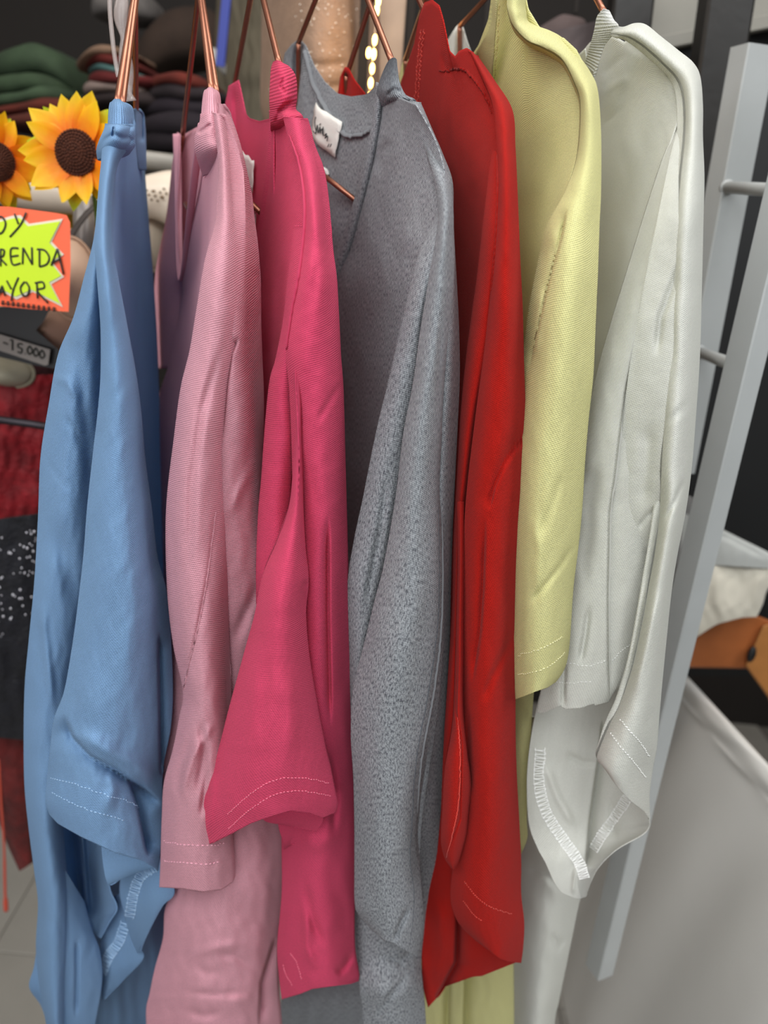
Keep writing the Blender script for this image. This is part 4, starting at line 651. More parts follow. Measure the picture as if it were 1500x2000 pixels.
# ------------------------------------------------------------------ rail and hangers
M_cop = plain('copper_wire', (172, 116, 94), 0.38, metal=0.9, noise=0.2)
M_steel = plain('steel', (170, 172, 175), 0.3, metal=1.0)
M_clear = plain('clear_plastic', (200, 186, 180), 0.12, alpha=0.4, spec=0.8)
M_whp = plain('white_plastic', (238, 234, 226), 0.35)
rail = MB(); rz = P(520, -330, 0.64)[2]
rail.tube([(-1.0, 0.66, rz), (1.2, 0.60, rz)], 0.0125, 16)
ro = rail.build('clothes_rail', M_steel); tag(ro, 'steel clothes rail above the picture from which the hangers hang', 'rail')
def hanger(apex, near, tip, far, ftip, lab, dbl=False, bar=None):
    A = V(*apex); n1, t1, f1, t2 = V(near[0], near[1], near[2]), V(tip[0]-16, tip[1]+40, tip[2]+.035), V(*far), V(*ftip)
    n2 = V(near[0]-4, near[1]+34, near[2]+.018)
    root = empty('hanger', A, lab, 'hanger', 'copper wire hangers')
    mb = MB()
    path = [A, n1, n1.lerp(t1, .5)+Vector((0, 0, .006)), t1]
    m = MB(); m.tube(smoothpath([A, A.lerp(n1, .5), n1], 5), 0.0021, 10)
    m.build('shoulder_wire', M_cop, root)
    if dbl:
        m = MB(); o = Vector((0.0035, 0.0, 0)); m.tube(smoothpath([A+o*.4, A.lerp(n1, .5)+o*.7, n1+o], 5), 0.0019, 10); m.build('brace_wire', M_cop, root)
    m = MB(); m.tube(smoothpath([A, A.lerp(f1, .5), f1], 5), 0.0021, 10); m.tube(smoothpath([f1, f1.lerp(t2, .5)+Vector((0, 0, .003)), t2], 5), 0.0021, 10); m.build('shoulder_wire', M_cop, root)
    if bar:
        m = MB(); m.tube([V(*bar[0]), V(*bar[1])], 0.0021, 10); m.build('crossbar', M_cop, root)
    # hook over the rail
    top = Vector((A.x, 0.63, rz)); pts = [A]
    pts.append(Vector((A.x, 0.63, min(rz-0.02, A.z+0.03))))
    for k in range(0, 8):
        a = -math.pi/2-0.2+k*math.pi/7*1.15
        pts.append(Vector((A.x, 0.63-math.cos(a-math.pi/2)*0.017*(-1), rz+0.0+math.sin(a+math.pi/2+0.2)*0.017)))
    m = MB(); m.tube(smoothpath(pts, 4), 0.0021, 8); m.build('hook', M_cop, root)
    return root
hanger((263, -12, .60), (228, 205, .53), (195, 400, .50), (266, 225, .70), (272, 330, .78), 'copper hanger of the light blue t-shirt', dbl=True)
hanger((389, -20, .62), (413, 180, .545), (438, 330, .50), (357, 262, .735), (345, 400, .78), 'copper hanger of the light pink t-shirt', dbl=True, bar=[(362, 398, .70), (376, 418, .66)])
hanger((500, -60, .64), (546, 128, .545), (592, 300, .51), (457, 172, .725), (462, 400, .76), 'copper hanger of the hot pink t-shirt', bar=[(445, 352, .65), (508, 414, .608)])
hanger((668, -130, .66), (767, 124, .565), (842, 330, .51), (583, 84, .74), (580, 300, .78), 'copper hanger of the heather grey t-shirt', bar=[(606, 322, .672), (708, 402, .636)])
hanger((765, -120, .66), (834, 34, .67), (935, 180, .53), (677, 148, .715), (672, 300, .74), 'copper hanger of the red t-shirt')
hanger((900, -200, .68), (990, -10, .59), (1100, 150, .53), (792, 118, .765), (792, 240, .78), 'copper hanger of the pale yellow t-shirt')
hanger((1085, -150, .68), (1182, 28, .565), (1320, 160, .53), (898, 52, .785), (896, 200, .80), 'copper hanger of the white t-shirt')
# plastic bits
m = MB()
m.tube(smoothpath([V(x, y, .575) for x, y in [(214, -10), (215, 25), (219, 70), (224, 110), (231, 150)]], 5), 0.0016, 8, flat=0.4)
tag(m.build('tag_loop', M_clear), 'clear plastic tag loop hanging left of the blue shirt hanger', 'tag loop')
m = MB(); pts = smoothpath([V(x, y, .59) for x, y in [(240, -10), (236, 30), (240, 70), (245, 120), (250, 165), (256, 197)]], 6)
m.tube(pts, [0.0016+0.0035*abs(math.sin(i*0.22+0.4)) for i in range(len(pts))], 8, flat=0.3)
tag(m.build('plastic_tag', M_clear), 'crumpled clear plastic tag hanging between blue shirt hanger wires', 'plastic tag')
m = MB(); m.tube(smoothpath([V(x, y, .615) for x, y in [(497, 400), (489, 430), (480, 470), (478, 500), (484, 512), (490, 480), (497, 440), (499, 410)]], 5), 0.0009, 6)
tag(m.build('tag_loop', M_clear), 'clear plastic tag loop beside the hot pink neckline', 'tag loop')
m = MB(); m.tube(smoothpath([V(x, y, .685) for x, y in [(624, 336), (630, 331), (637, 334), (640, 342)]], 4), 0.0018, 8)
tag(m.build('white_clip', M_whp), 'small white clip on the crossbar inside the grey shirt', 'clip')
m = MB(); m.ball(V(634, 449, .50), 0.0042, 0.5, 0.8, 1.6, 12, 8)
tag(m.build('white_bead', M_whp), 'white plastic bead peeking out right of the hot pink shirt', 'bead')

# ------------------------------------------------------------------ left side: flowers, sign, garments
def petal_mesh(name, L, W, curl, seed):
    r_ = random.Random(seed); vs = []; fs = []; n = 7
    for i in range(n+1):
        t = i/n; wd = W*(math.sin(math.pi*(t*0.86+0.10))**0.7)*(1 if t < .75 else max(.05, 1-((t-.75)/.25)**1.8))
        for j, s_ in enumerate((-1, -.5, 0, .5, 1)):
            vs.append((s_*wd/2, t*L, curl*t*t*L+0.10*wd*abs(s_)+(0.06*wd if j % 2 else 0)))
    fs = [(i*5+j, i*5+j+1, (i+1)*5+j+1, (i+1)*5+j) for i in range(n) for j in range(4)]
    return mesh_py(name, vs, fs, True)
def grad_mat(name, c0, c1, c2, L):
    m = plain(name, c0, 0.55); nt = m.node_tree; b_ = nt.nodes['Principled BSDF']
    tc = N(nt, 'ShaderNodeTexCoord'); sx = N(nt, 'ShaderNodeSeparateXYZ'); nt.links.new(tc.outputs['Object'], sx.inputs[0])
    nz = N(nt, 'ShaderNodeTexNoise'); nz.inputs['Scale'].default_value = 90; nt.links.new(tc.outputs['Object'], nz.inputs['Vector'])
    f = mth(nt, 'ADD', mth(nt, 'DIVIDE', sx.outputs[1], L), mth(nt, 'MULTIPLY_ADD', nz.outputs[0], 0.4, -0.2))
    rp = N(nt, 'ShaderNodeValToRGB'); e = rp.color_ramp.elements; e[0].position = 0.25; e[0].color = lin(c0); e[1].position = 0.95; e[1].color = lin(c2)
    k = e.new(0.6); k.color = lin(c1); nt.links.new(f, rp.inputs[0]); nt.links.new(rp.outputs[0], b_.inputs['Base Color'])
    tr = N(nt, 'ShaderNodeBsdfTranslucent'); nt.links.new(rp.outputs[0], tr.inputs[0]); ms = N(nt, 'ShaderNodeMixShader'); ms.inputs[0].default_value = 0.3
    nt.links.new(b_.outputs[0], ms.inputs[1]); nt.links.new(tr.outputs[0], ms.inputs[2]); nt.links.new(ms.outputs[0], nt.nodes['Material Output'].inputs[0]); return m
M_pet = grad_mat('sunflower_petal', (250, 110, 2), (255, 180, 2), (255, 214, 16), 0.045)
M_pet2 = grad_mat('sunflower_under_petal', (240, 170, 10), (235, 205, 20), (190, 210, 30), 0.045)
M_disc = plain('sunflower_disc', (92, 44, 22), 0.95, noise=0.5, nscale=400, bump=1, bscale=700)
def sunflower(cx, cy, d, R, aim, lab, seed):
    c = V(cx, cy, d); root = empty('sunflower', c, lab, 'sunflower', 'artificial sunflowers')
    nrm = (Vector(CAMP)-c).normalized()+Vector(aim); q = nrm.to_track_quat('Z', 'Y')
    pm = [petal_mesh('petal', R*.98, R*.46, 0.10, k) for k in range(2)]; pm2 = petal_mesh('petal', R*1.0, R*.46, -0.05, 9)
    for me in pm: me.materials.append(M_pet)
    pm2.materials.append(M_pet2)
    r_ = random.Random(seed)
    for ringi, (n, off, z, mm) in enumerate([(11, 0, 0.003, 0), (10, 0.28, 0.0, 1), (9, 0.12, -0.004, 2)]):
        for k in range(n):
            a = 2*math.pi*(k/n)+off+r_.uniform(-.09, .09)
            o = link('petal', pm2 if mm == 2 else pm[mm], None, None); o.parent = root
            s_ = r_.uniform(.88, 1.08)
            o.matrix_local = q.to_matrix().to_4x4() @ Matrix.Rotation(a, 4, 'Z') @ Matrix.Translation((0, R*0.10, z)) @ Matrix.Rotation(r_.uniform(-.12, .2), 4, 'X') @ Matrix.Rotation(r_.uniform(-.3, .3), 4, 'Y') @ Matrix.Scale(s_, 4)
    mb = MB(); rr = R*.42
    for ring_ in range(8):
        for k in range(max(1, ring_*6)):
            a = 2*math.pi*k/max(1, ring_*6)+ring_*.3; rad = rr*ring_/7.5
            pz = 0.006+0.006*math.cos(rad/rr*1.4)
            mb.ball((rad*math.cos(a), rad*math.sin(a), pz), rr*0.085, 1, 1, 1.4, 6, 4)
    vs = [(rr*1.02*math.cos(2*math.pi*i/24)*f, rr*1.02*math.sin(2*math.pi*i/24)*f, z) for f, z in ((1, .001), (.8, .008), (.4, .012)) for i in range(24)]
    mb.add(vs+[(0, 0, .0125)], [(j*24+i, j*24+(i+1) % 24, (j+1)*24+(i+1) % 24, (j+1)*24+i) for j in range(2) for i in range(24)]+[(48+i, 48+(i+1) % 24, 72) for i in range(24)], True)
    o = mb.build('seed_head', M_disc, None); o.parent = root; o.matrix_local = q.to_matrix().to_4x4()
    mb = MB(); back = -nrm.normalized(); mb.tube(smoothpath([Vector((0, 0, 0)), back*0.02, back*0.03+Vector((0, 0, -.05)), back*0.03+Vector((0.01, 0, -.12))], 4), 0.002, 6)
    o = mb.build('stem', plain('stem_green', (88, 120, 40), .6), None); o.parent = root
    return root
sunflower(156, 300, .74, 0.0455, (-.42, 0, .05), 'whole yellow sunflower with brown centre, just left of the blue shirt', 3)
sunflower(-14, 315, .75, 0.0400, (.75, 0, 0), 'yellow sunflower cut off by the left edge of the photo', 5)

# fluorescent price card
DS = .70
def flat(name, pts, d, mat, par, thick=0.0006):
    me = mesh_py(name, [V(x, y, d) for x, y in pts]+[V(x, y, d+thick) for x, y in pts], [tuple(range(len(pts)-1, -1, -1)), tuple(range(len(pts), 2*len(pts)))]+[(i, (i+1) % len(pts), (i+1) % len(pts)+len(pts), i+len(pts)) for i in range(len(pts))])
    return link(name, me, mat, par)
sg = empty('price_card', V(0, 500, DS), 'orange card with lime starburst and black handwriting below sunflowers', 'sign')
M_or = plain('fluorescent_orange', (255, 104, 62), .45); M_lime = plain('fluorescent_lime', (208, 236, 20), .45); M_wpr = plain('white_print', (228, 214, 196), .5); M_mark = plain('marker_ink', (22, 22, 14), .4)
flat('card', [(-190, 392), (-60, 400), (20, 404), (110, 416), (130, 420), (137, 434), (138, 520), (134, 609), (60, 604), (0, 598), (-190, 590)], DS, M_or, sg)
star = [(-60, 432), (-25, 416), (0, 428), (25, 421), (40, 420), (57, 437), (123, 427), (101, 472), (125, 497), (103, 513), (125, 541), (100, 555), (123, 600), (64, 570), (32, 585), (0, 567), (-40, 592), (-70, 575), (-120, 590), (-100, 545), (-130, 520), (-100, 490), (-125, 440)]
cx_, cy_ = 0, 505
flat('starburst_outline', star, DS-.0009, M_wpr, sg)
flat('starburst', [(cx_+(x-cx_)*.955, cy_+(y_-cy_)*.93) for x, y_ in star], DS-.0017, M_lime, sg)
st = [[(-4, 424), (4, 424), (10, 433), (10, 443), (4, 454), (-4, 457)], [(28, 417), (36, 438)], [(51, 415), (40, 439), (19, 463)],
      [(1, 487), (1, 520)], [(0, 487), (8, 489), (6, 500), (0, 503), (13, 518)], [(36, 485), (21, 487), (24, 516), (40, 514)], [(23, 501), (36, 499)],
      [(44, 516), (45, 484)], [(45, 484), (63, 517)], [(63, 517), (62, 483)], [(77, 488), (77, 521)], [(72, 487), (87, 489), (96, 503), (91, 516), (77, 521)], [(100, 519), (112, 486)], [(112, 486), (124, 536)], [(104, 512), (119, 506)],
      [(-3, 577), (4, 558)], [(4, 558), (10, 578)], [(0, 571), (8, 569)], [(13, 548), (22, 565)], [(36, 542), (26, 566), (22, 588)], [(48, 550), (40, 562), (44, 576), (53, 577), (57, 562), (50, 550)], [(72, 552), (73, 583)], [(68, 553), (83, 551), (86, 562), (73, 568), (94, 592)]]
mk = MB()
for s_ in st: mk.tube(smoothpath([V(x, y_, DS-.0022) for x, y_ in s_], 5), 0.00085, 6, flat=0.3)
mk.build('lettering', M_mark, sg)
mk = MB()
for i in range(11):
    x = 2+i*10; yb_ = 586+i*1.3
    mk.tube(smoothpath([V(x, yb_+4, DS-.0022), V(x+3, yb_+9, DS-.0022), V(x+5, yb_+3, DS-.0022), V(x+2, yb_+2, DS-.0022), V(x+7, yb_+9, DS-.0022)], 4), 0.0006, 5, flat=0.4)
mk.build('small_lettering', M_mark, sg)

M_cream = plain('cream_vinyl', (246, 230, 210), .25, noise=.12, nscale=12, bump=.25, bscale=60)
M_brz = plain('bronze_bead', (120, 92, 62), .3, metal=.7)
def slab_garment(name, pts_top, lab, cat, col, d, depth=0.10, h=0.02, grp=None, rough=.9, seed=0, mat=None):
    """folded cloth: rounded slab following a pixel line, ends tucked"""
    mb = MB(); c = smoothpath([V(x, y_, d) for x, y_ in pts_top], 5); n = 12; vs = []; r_ = random.Random(seed)
    for i, p_ in enumerate(c):
        t = i/(len(c)-1); e = max(0.2, math.sin(math.pi*min(max(t, .02), .98))**.35)
        for k in range(n):
            a = 2*math.pi*k/n
            ca, sa = math.cos(a), math.sin(a)
            vs.append(p_+Vector((0, (ca*abs(ca)**-.5 if ca else 0)*depth/2*e+depth/2, (sa*abs(sa)**-.4 if abs(sa) > 1e-6 else 0)*h/2*e+0.0015*math.sin(t*9+k+seed))))
    m_ = len(c); fs = [(i*n+k, i*n+(k+1) % n, (i+1)*n+(k+1) % n, (i+1)*n+k) for i in range(m_-1) for k in range(n)]+[tuple(range(n-1, -1, -1)), tuple((m_-1)*n+k for k in range(n))]
    mb.add(vs, fs, True)
    o = mb.build(name, mat or plain(name+'_cloth', col, rough, noise=.35, nscale=25, bump=.6, bscale=60), None)
    return tag(o, lab, cat, grp)
m = MB(); c = smoothpath([V(x, y_, .93) for x, y_ in [(-120, 325), (20, 345), (120, 368), (230, 392), (300, 385), (350, 392), (420, 420)]], 6)
m.tube(c, [0.026+0.006*math.sin(i*.25) for i in range(len(c))], 18, flat=1.0)
ct = m.build('padded_arm', M_cream, None); tag(ct, 'glossy cream padded mannequin arm lying behind the sunflowers', 'mannequin arm')
m = MB()
for k in range(14): m.ball(V(281+(k*17 % 46), 362+(k*11 % 26)+k*.8, .897), 0.0014)
o = m.build('bead_trim', M_brz, ct); o['kind'] = 'stuff'; o['label'] = 'small bronze beads'
m = MB(); m.tube([V(-60, 285, 1.02), V(180, 300, 1.02), V(420, 330, 1.02)], .011, 12)
tag(m.build('grey_rod', plain('grey_rod', (150, 146, 138), .35, noise=.2), None), 'grey rod running behind the cream padded arm', 'rod')
m = MB(); m.tube([V(166, 380, .86), V(163, 480, .86), V(160, 700, .86), V(155, 1100, .86)], .011, 14)
tag(m.build('stand_pole', plain('pole_grey', (134, 128, 124), .35, metal=.4), None), 'grey stand pole below the whole sunflower', 'pole')
M_ycl = plain('mustard_cloth', (190, 150, 28), .9, noise=.35, nscale=20, bump=.5)
Cloth([(88, 380, 330, 395, 98, 97, 98), (92, 430, 325, 430, 98, 96.5, 98), (100, 480, 318, 470, 98, 96, 98), (110, 520, 310, 500, 98, 96, 98)], nu=50, nv=30, wav=.8, seed=80, close=(0, 1, .01)).build('mustard_top', M_ycl, None)
tag(bpy.data.objects['mustard_top'], 'mustard yellow top hanging below the cream padded arm', 'top')
# beige bras hanging behind the card
def cup(cx, cy, d, rw, rh, col, lab, grp, name='bra_cup', tilt=0):
    root = empty('bra', V(cx, cy, d), lab, 'bra', grp); mb = MB(); n = 20; vs = []
    for j in range(9):
        f = j/8
        for i in range(n):
            a = 2*math.pi*i/n; x = math.cos(a)*rw*f; z = math.sin(a)*rh*f
            vs.append(V(cx, cy, d)+Vector((x, -0.03*(1-f*f), z)))
    mb.add(vs, [(j*n+i, (j+1)*n+i, (j+1)*n+(i+1) % n, j*n+(i+1) % n) for j in range(8) for i in range(n)], True)
    o = mb.build('cup', plain('cup_'+str(col[0]), col, .7, noise=.1), root); md = o.modifiers.new('t', 'SOLIDIFY'); md.thickness = .003
    mb = MB(); mb.tube([V(cx, cy, d)+Vector((math.cos(2*math.pi*i/32)*rw, 0, math.sin(2*math.pi*i/32)*rh)) for i in range(32)], .0022, 8, closed=True); mb.build('edging', plain('cup_edge', tuple(max(0, x-25) for x in col), .6), root)
    mb = MB(); mb.tube(smoothpath([V(cx, cy, d)+Vector((0, 0, rh)), V(cx, cy, d)+Vector((rw*.4, .02, rh*1.6)), V(cx, cy, d)+Vector((rw*.9, .05, rh*2.1))], 5), .003, 8, flat=.3); mb.build('strap', plain('cup_strap', (60, 52, 48), .6), root)
G_ = 'moulded bras behind the price card'
cup(140, 545, .80, .026, .040, (206, 172, 146), 'beige moulded bra just right of the price card', G_)
cup(172, 500, .88, .030, .030, (190, 170, 150), 'pale bra with dark strap above the beige one', G_)
cup(292, 470, .95, .024, .034, (196, 180, 160), 'pale bra seen between blue and pink shirts', G_)
cup(110, 640, .83, .040, .035, (150, 116, 96), 'brown moulded bra below the price card', G_)
cup(20, 640, .84, .050, .030, (160, 150, 126), 'olive beige bra below the price card at the left edge', G_)
cup(15, 725, .86, .030, .018, (176, 168, 146), 'pale bra partly hidden under the price strip', G_)
# black hanger card with price strip
hd = empty('price_strip', V(40, 690, .78), 'grey price strip reading 15.000 on black holder at left edge', 'price tag')
flat('holder', [(-120, 600), (100, 598), (85, 628), (70, 645), (122, 690), (118, 722), (60, 712), (-120, 668)], .79, plain('black_plastic', (22, 20, 22), .4), hd, .002)
flat('strip', [(-120, 622), (0, 653), (98, 683), (94, 712), (88, 714), (0, 685), (-120, 650)], .783, plain('grey_strip', (128, 120, 114), .35), hd, .001)
mk = MB()
for s_ in [[(6, 669), (15, 672)], [(19, 664), (24, 664)], [(24, 663), (24, 684)], [(44, 672), (36, 671), (35, 678), (42, 681), (41, 689), (34, 687)], [(49, 690), (50, 691)], [(58, 675), (53, 683), (57, 692), (63, 686), (58, 675)], [(70, 679), (65, 687), (69, 696), (75, 690), (70, 679)], [(82, 683), (77, 691), (81, 700), (87, 694), (82, 683)]]:
    mk.tube(smoothpath([V(x, y_, .7822) for x, y_ in s_], 4), 0.0009, 5, flat=.4)
mk.build('lettering', M_mark, hd)
# red lace and black sequinned garments
def ruffle(col, lab, rows, seed, wav, name, cat, sparkle=None, grp=None, holes=True):
    cl = Cloth(rows, nu=90, nv=110, wav=wav, seed=seed, close=(0, 1, .02)); m_ = plain(name+'_m', col, .75, noise=.6, nscale=45, bump=1, bscale=160, sheen=.05)
    o = cl.build(name, m_, None); tag(o, lab, cat, grp)
    if sparkle:
        mb = MB(); r_ = random.Random(seed)
        for k in range(sparkle[0]):
            u_, v_ = r_.uniform(.05, .95), r_.uniform(sparkle[1], sparkle[2]); mb.ball(cl.at(u_, v_, .001), r_.uniform(.0008, .0016), 1, .5, 1, 8, 4)
        s_ = mb.build('sequins', plain('sequins', (225, 222, 230), .15, metal=.6), o); s_['kind'] = 'stuff'; s_.matrix_parent_inverse = Matrix.Identity(4)
    return o
ruffle((150, 12, 26), 'red lace garment folded over the black rod at left edge', [(-120, 740, 130, 730, 88, 86, 88), (-120, 790, 120, 780, 88, 85, 88), (-120, 840, 110, 830, 88, 85, 88), (-120, 920, 105, 920, 88, 85.5, 88), (-120, 1010, 100, 1010, 88, 86, 88), (-120, 1060, 95, 1050, 88, 87, 88)], 90, 1.3, 'lace_garment', 'garment')
ruffle((62, 8, 18), 'dark wine garment above the red lace', [(-120, 690, 150, 700, 95, 93, 95), (-120, 740, 150, 745, 95, 93, 95), (-120, 790, 150, 790, 95, 93, 95)], 91, .6, 'wine_garment', 'garment')
ruffle((16, 16, 26), 'black sequinned garment hanging left of the blue shirt', [(-120, 1030, 100, 1000, 80, 78, 80), (-120, 1120, 100, 1120, 80, 78, 80), (-120, 1250, 96, 1250, 80, 78, 80), (-120, 1360, 92, 1370, 80, 78.5, 80), (-120, 1430, 90, 1450, 80, 79, 80)], 92, .7, 'sequinned_garment', 'garment', sparkle=(150, .05, .5))
ruffle((112, 26, 24), 'dark red skirt under the black sequinned garment', [(-120, 1440, 70, 1430, 86, 84, 86), (-60, 1500, 66, 1500, 86, 84, 86), (-20, 1560, 68, 1560, 86, 84, 86), (10, 1640, 62, 1630, 86, 85, 86), (38, 1702, 64, 1685, 86, 85.5, 86)], 93, .7, 'dark_red_skirt', 'skirt')
m = MB(); m.tube([V(-80, 812, .80), V(0, 820, .80), V(60, 828, .80), (V(190, 850, .82))], .0045, 10)
tag(m.build('black_rod', plain('black_rod', (46, 40, 46), .4, metal=.5), None), 'thin black rod crossing the red lace garment', 'rod')
m = MB(); m.tube(smoothpath([V(-2, 1480, .84), V(2, 1560, .84), V(8, 1650, .84), V(10, 1740, .84), V(12, 1778, .84)], 5), [.0015]*12+[.002]*5+[.0035]*4, 8)
tag(m.build('red_cord', plain('red_cord', (214, 88, 66), .7), None), 'thin red cord hanging at the left edge over the floor', 'cord')

# folded clothes on the dark shelf
G2 = 'folded clothes on the dark shelf'
slab_garment('folded_garment', [(-60, 120), (10, 112), (60, 108), (105, 130), (122, 160)], 'dark green folded garment, topmost of the left pile', 'garment', (60, 78, 54), 1.42, .2, .05, G2, seed=1)
slab_garment('folded_garment', [(-60, 158), (10, 158), (60, 155), (112, 170)], 'dark green folded garment in the middle of the left pile', 'garment', (57, 75, 50), 1.40, .2, .035, G2, seed=2)
slab_garment('folded_garment', [(-60, 188), (30, 186), (80, 178), (118, 180)], 'dark green folded garment, lowest green one of the left pile', 'garment', (63, 82, 57), 1.39, .2, .026, G2, seed=3)
slab_garment('folded_garment', [(-60, 210), (40, 206), (100, 200), (150, 208)], 'rust red folded garment under the green pile', 'garment', (101, 37, 24), 1.38, .2, .022, G2, seed=4)
slab_garment('folded_garment', [(-60, 232), (40, 230), (100, 226), (160, 232)], 'reddish brown folded garment, lowest of the left pile', 'garment', (91, 39, 26), 1.37, .2, .024, G2, seed=5)
for i, (pts_, col_, lab_, h_) in enumerate([
    ([(122, 118), (150, 108), (180, 96), (215, 92), (250, 96)], (125, 98, 78), 'tan folded garment on top of the striped pile', .012),
    ([(140, 118), (180, 108), (220, 112), (262, 122)], (95, 25, 17), 'rust folded garment second in the striped pile', .018),
    ([(145, 130), (190, 126), (230, 134), (268, 142)], (91, 129, 124), 'teal folded garment in the striped pile', .012),
    ([(145, 148), (190, 146), (235, 150), (300, 150)], (93, 18, 17), 'maroon folded garment in the striped pile', .018),
    ([(135, 167), (180, 163), (230, 168), (275, 170)], (149, 129, 120), 'off-white folded garment in the striped pile', .016),
    ([(130, 186), (200, 184), (260, 188), (330, 192)], (52, 40, 39), 'dark brown folded garment under the off-white one', .022),
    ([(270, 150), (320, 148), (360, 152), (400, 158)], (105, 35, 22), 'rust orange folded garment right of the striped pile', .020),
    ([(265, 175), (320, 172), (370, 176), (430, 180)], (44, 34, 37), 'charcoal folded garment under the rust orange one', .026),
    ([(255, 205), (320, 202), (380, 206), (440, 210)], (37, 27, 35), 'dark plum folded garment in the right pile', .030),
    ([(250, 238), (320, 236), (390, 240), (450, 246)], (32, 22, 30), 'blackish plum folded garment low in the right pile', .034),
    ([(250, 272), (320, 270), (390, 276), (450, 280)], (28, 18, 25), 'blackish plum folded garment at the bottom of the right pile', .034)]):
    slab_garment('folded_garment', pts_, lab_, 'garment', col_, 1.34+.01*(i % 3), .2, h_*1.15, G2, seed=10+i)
M_dk = plain('dark_wood', (30, 24, 20), .9, noise=.3, nscale=8)
for (y_, lab_) in ((262, 'dark shelf board under the left clothes piles'),):
    m = MB(); a = P(-200, y_, 1.42); bb = P(470, y_, 1.42); m.beam((a[0], 1.5, min(a[2], bb[2])-.055), (bb[0], 1.5, min(a[2], bb[2])-.055), .3, .02, side=(0, 1, 0)); tag(m.build('shelf_board', M_dk, None), lab_, 'shelf')
# cloth bundles deeper in the shelf
slab_garment('cloth_bundle', [(240, 120), (280, 90), (330, 60), (400, 55), (430, 80)], 'dim brown bundle of cloth at the back of the shelf', 'garment', (62, 46, 36), 1.7, .2, .10, None, seed=40)
slab_garment('cloth_bundle', [(160, 5), (200, -5), (260, 0), (290, 10)], 'grey bundle at the top of the dark shelf', 'garment', (120, 114, 110), 1.7, .15, .05, None, seed=41)

# curtain, blue strip, mannequin, lights behind the middle shirts
M_cur = plain('olive_curtain', (92, 84, 68), .9, noise=.2, nscale=6)
Cloth([(425, -60, 560, -60, 150, 146, 150), (420, 60, 560, 60, 150, 146, 150), (415, 160, 560, 160, 150, 146, 150), (410, 300, 560, 300, 150, 146, 150), (410, 700, 560, 700, 150, 146, 150)], nu=70, nv=60, wav=1.6, seed=95, close=(0, 1, .03)).build('curtain', M_cur, None)
tag(bpy.data.objects['curtain'], 'olive grey curtain behind the pink hangers', 'curtain')
m = MB(); m.beam(V(448, -60, 1.36), V(430, 130, 1.36), .014, .006); tag(m.build('blue_strip', plain('blue_strip', (30, 48, 140), .5), None), 'narrow blue strip left of the olive curtain', 'strip')
slab_garment('white_bundle', [(405, 100), (420, 112), (432, 130)], 'small white folded cloth beside the blue strip', 'garment', (200, 196, 190), 1.38, .05, .025, None, seed=44)
mn = empty('mannequin', V(620, 100, .98), 'torso mannequin in beige sparkly top behind the grey shirt hanger', 'mannequin')
M_bei = plain('beige_knit', (152, 122, 100), .75, noise=.2, nscale=60, bump=.5, bscale=500, sheen=.05)
top = Cloth([(514, -80, 745, -80, 104, 93, 104), (512, 0, 742, 0, 104, 93, 104), (510, 60, 742, 60, 104, 92.6, 104), (509, 130, 742, 130, 104, 92.4, 104), (508, 190, 742, 190, 104, 92.6, 104), (512, 225, 742, 260, 104, 93, 104), (530, 270, 742, 340, 103, 93.5, 104)], nu=90, nv=80, wav=.2, seed=97, close=(0, 1, .14),
    creases=[([(540, 120), (620, 128), (700, 122)], 8, .5, 'v', 3), ([(560, 160), (640, 170), (720, 160)], 7, .4, 'v', 3)])
top.build('sparkly_top', M_bei, mn)
mb = MB(); r_ = random.Random(6)
for k in range(120):
    u_, v_ = r_.gauss(.52, .17), r_.uniform(.12, .95)
    if .03 < u_ < .97: mb.ball(top.at(u_, v_, .0008), r_.uniform(.0005, .0009), 1, 1, 1, 6, 4)
o = mb.build('rhinestones', plain('rhinestone', (255, 246, 235), .08, metal=.5, emit=None), mn); o['kind'] = 'stuff'
sl_ = empty('string_lights', V(730, 50, .90), 'warm string lights hanging beside the beige mannequin', 'string lights')
mb = MB(); mb.tube(smoothpath([V(742, -60, .90), V(737, 0, .90), V(730, 90, .90), V(722, 175, .90), V(718, 230, .90)], 5), .0008, 6); mb.build('wire', M_clear, sl_)
M_bulb = plain('warm_bulb', (255, 210, 130), .3, emit=(255, 196, 96), es=12)
for (x, y_) in [(741, -40), (738, -18), (739, 2), (736, 20), (732, 78), (720, 103), (730, 106), (727, 134), (724, 162), (722, 190)]:
    mb = MB(); mb.ball(V(x, y_, .895), .0030, .8, .8, 1.7, 10, 8); mb.build('bulb', M_bulb, sl_)
pl_ = bpy.data.lights.new('string_glow', 'POINT'); pl_.energy = .12; pl_.color = (1, .68, .32); pl_.shadow_soft_size = .05
po = bpy.data.objects.new('string_glow', pl_); COL.objects.link(po); po.location = V(728, 60, .88); po.parent = sl_; po.matrix_parent_inverse = Matrix.Translation(-Vector(sl_.location))
m = MB(); m.beam(V(716, -60, .95), V(704, 240, .95), .010, .010); tag(m.build('dark_post', M_dk, None), 'dark post just left of the string lights', 'post')
m = MB(); m.beam(V(768, -60, 1.05), V(742, 340, 1.05), .036, .02); tag(m.build('beige_board', plain('beige_board', (178, 152, 130), .6, noise=.15), None), 'beige board right of the string lights', 'board')
m = MB(); m.beam(V(808, -60, 1.0), V(792, 240, 1.0), .008, .012); tag(m.build('dark_post', M_dk, None), 'thin dark post left of the red shirt neck', 'post')
slab_garment('hanging_garment', [(1040, 75), (1080, 68), (1110, 60), (1150, 52)], 'dim mauve garment hanging between yellow and white shirts', 'garment', (92, 78, 76), 1.25, .06, .05, None, seed=50)
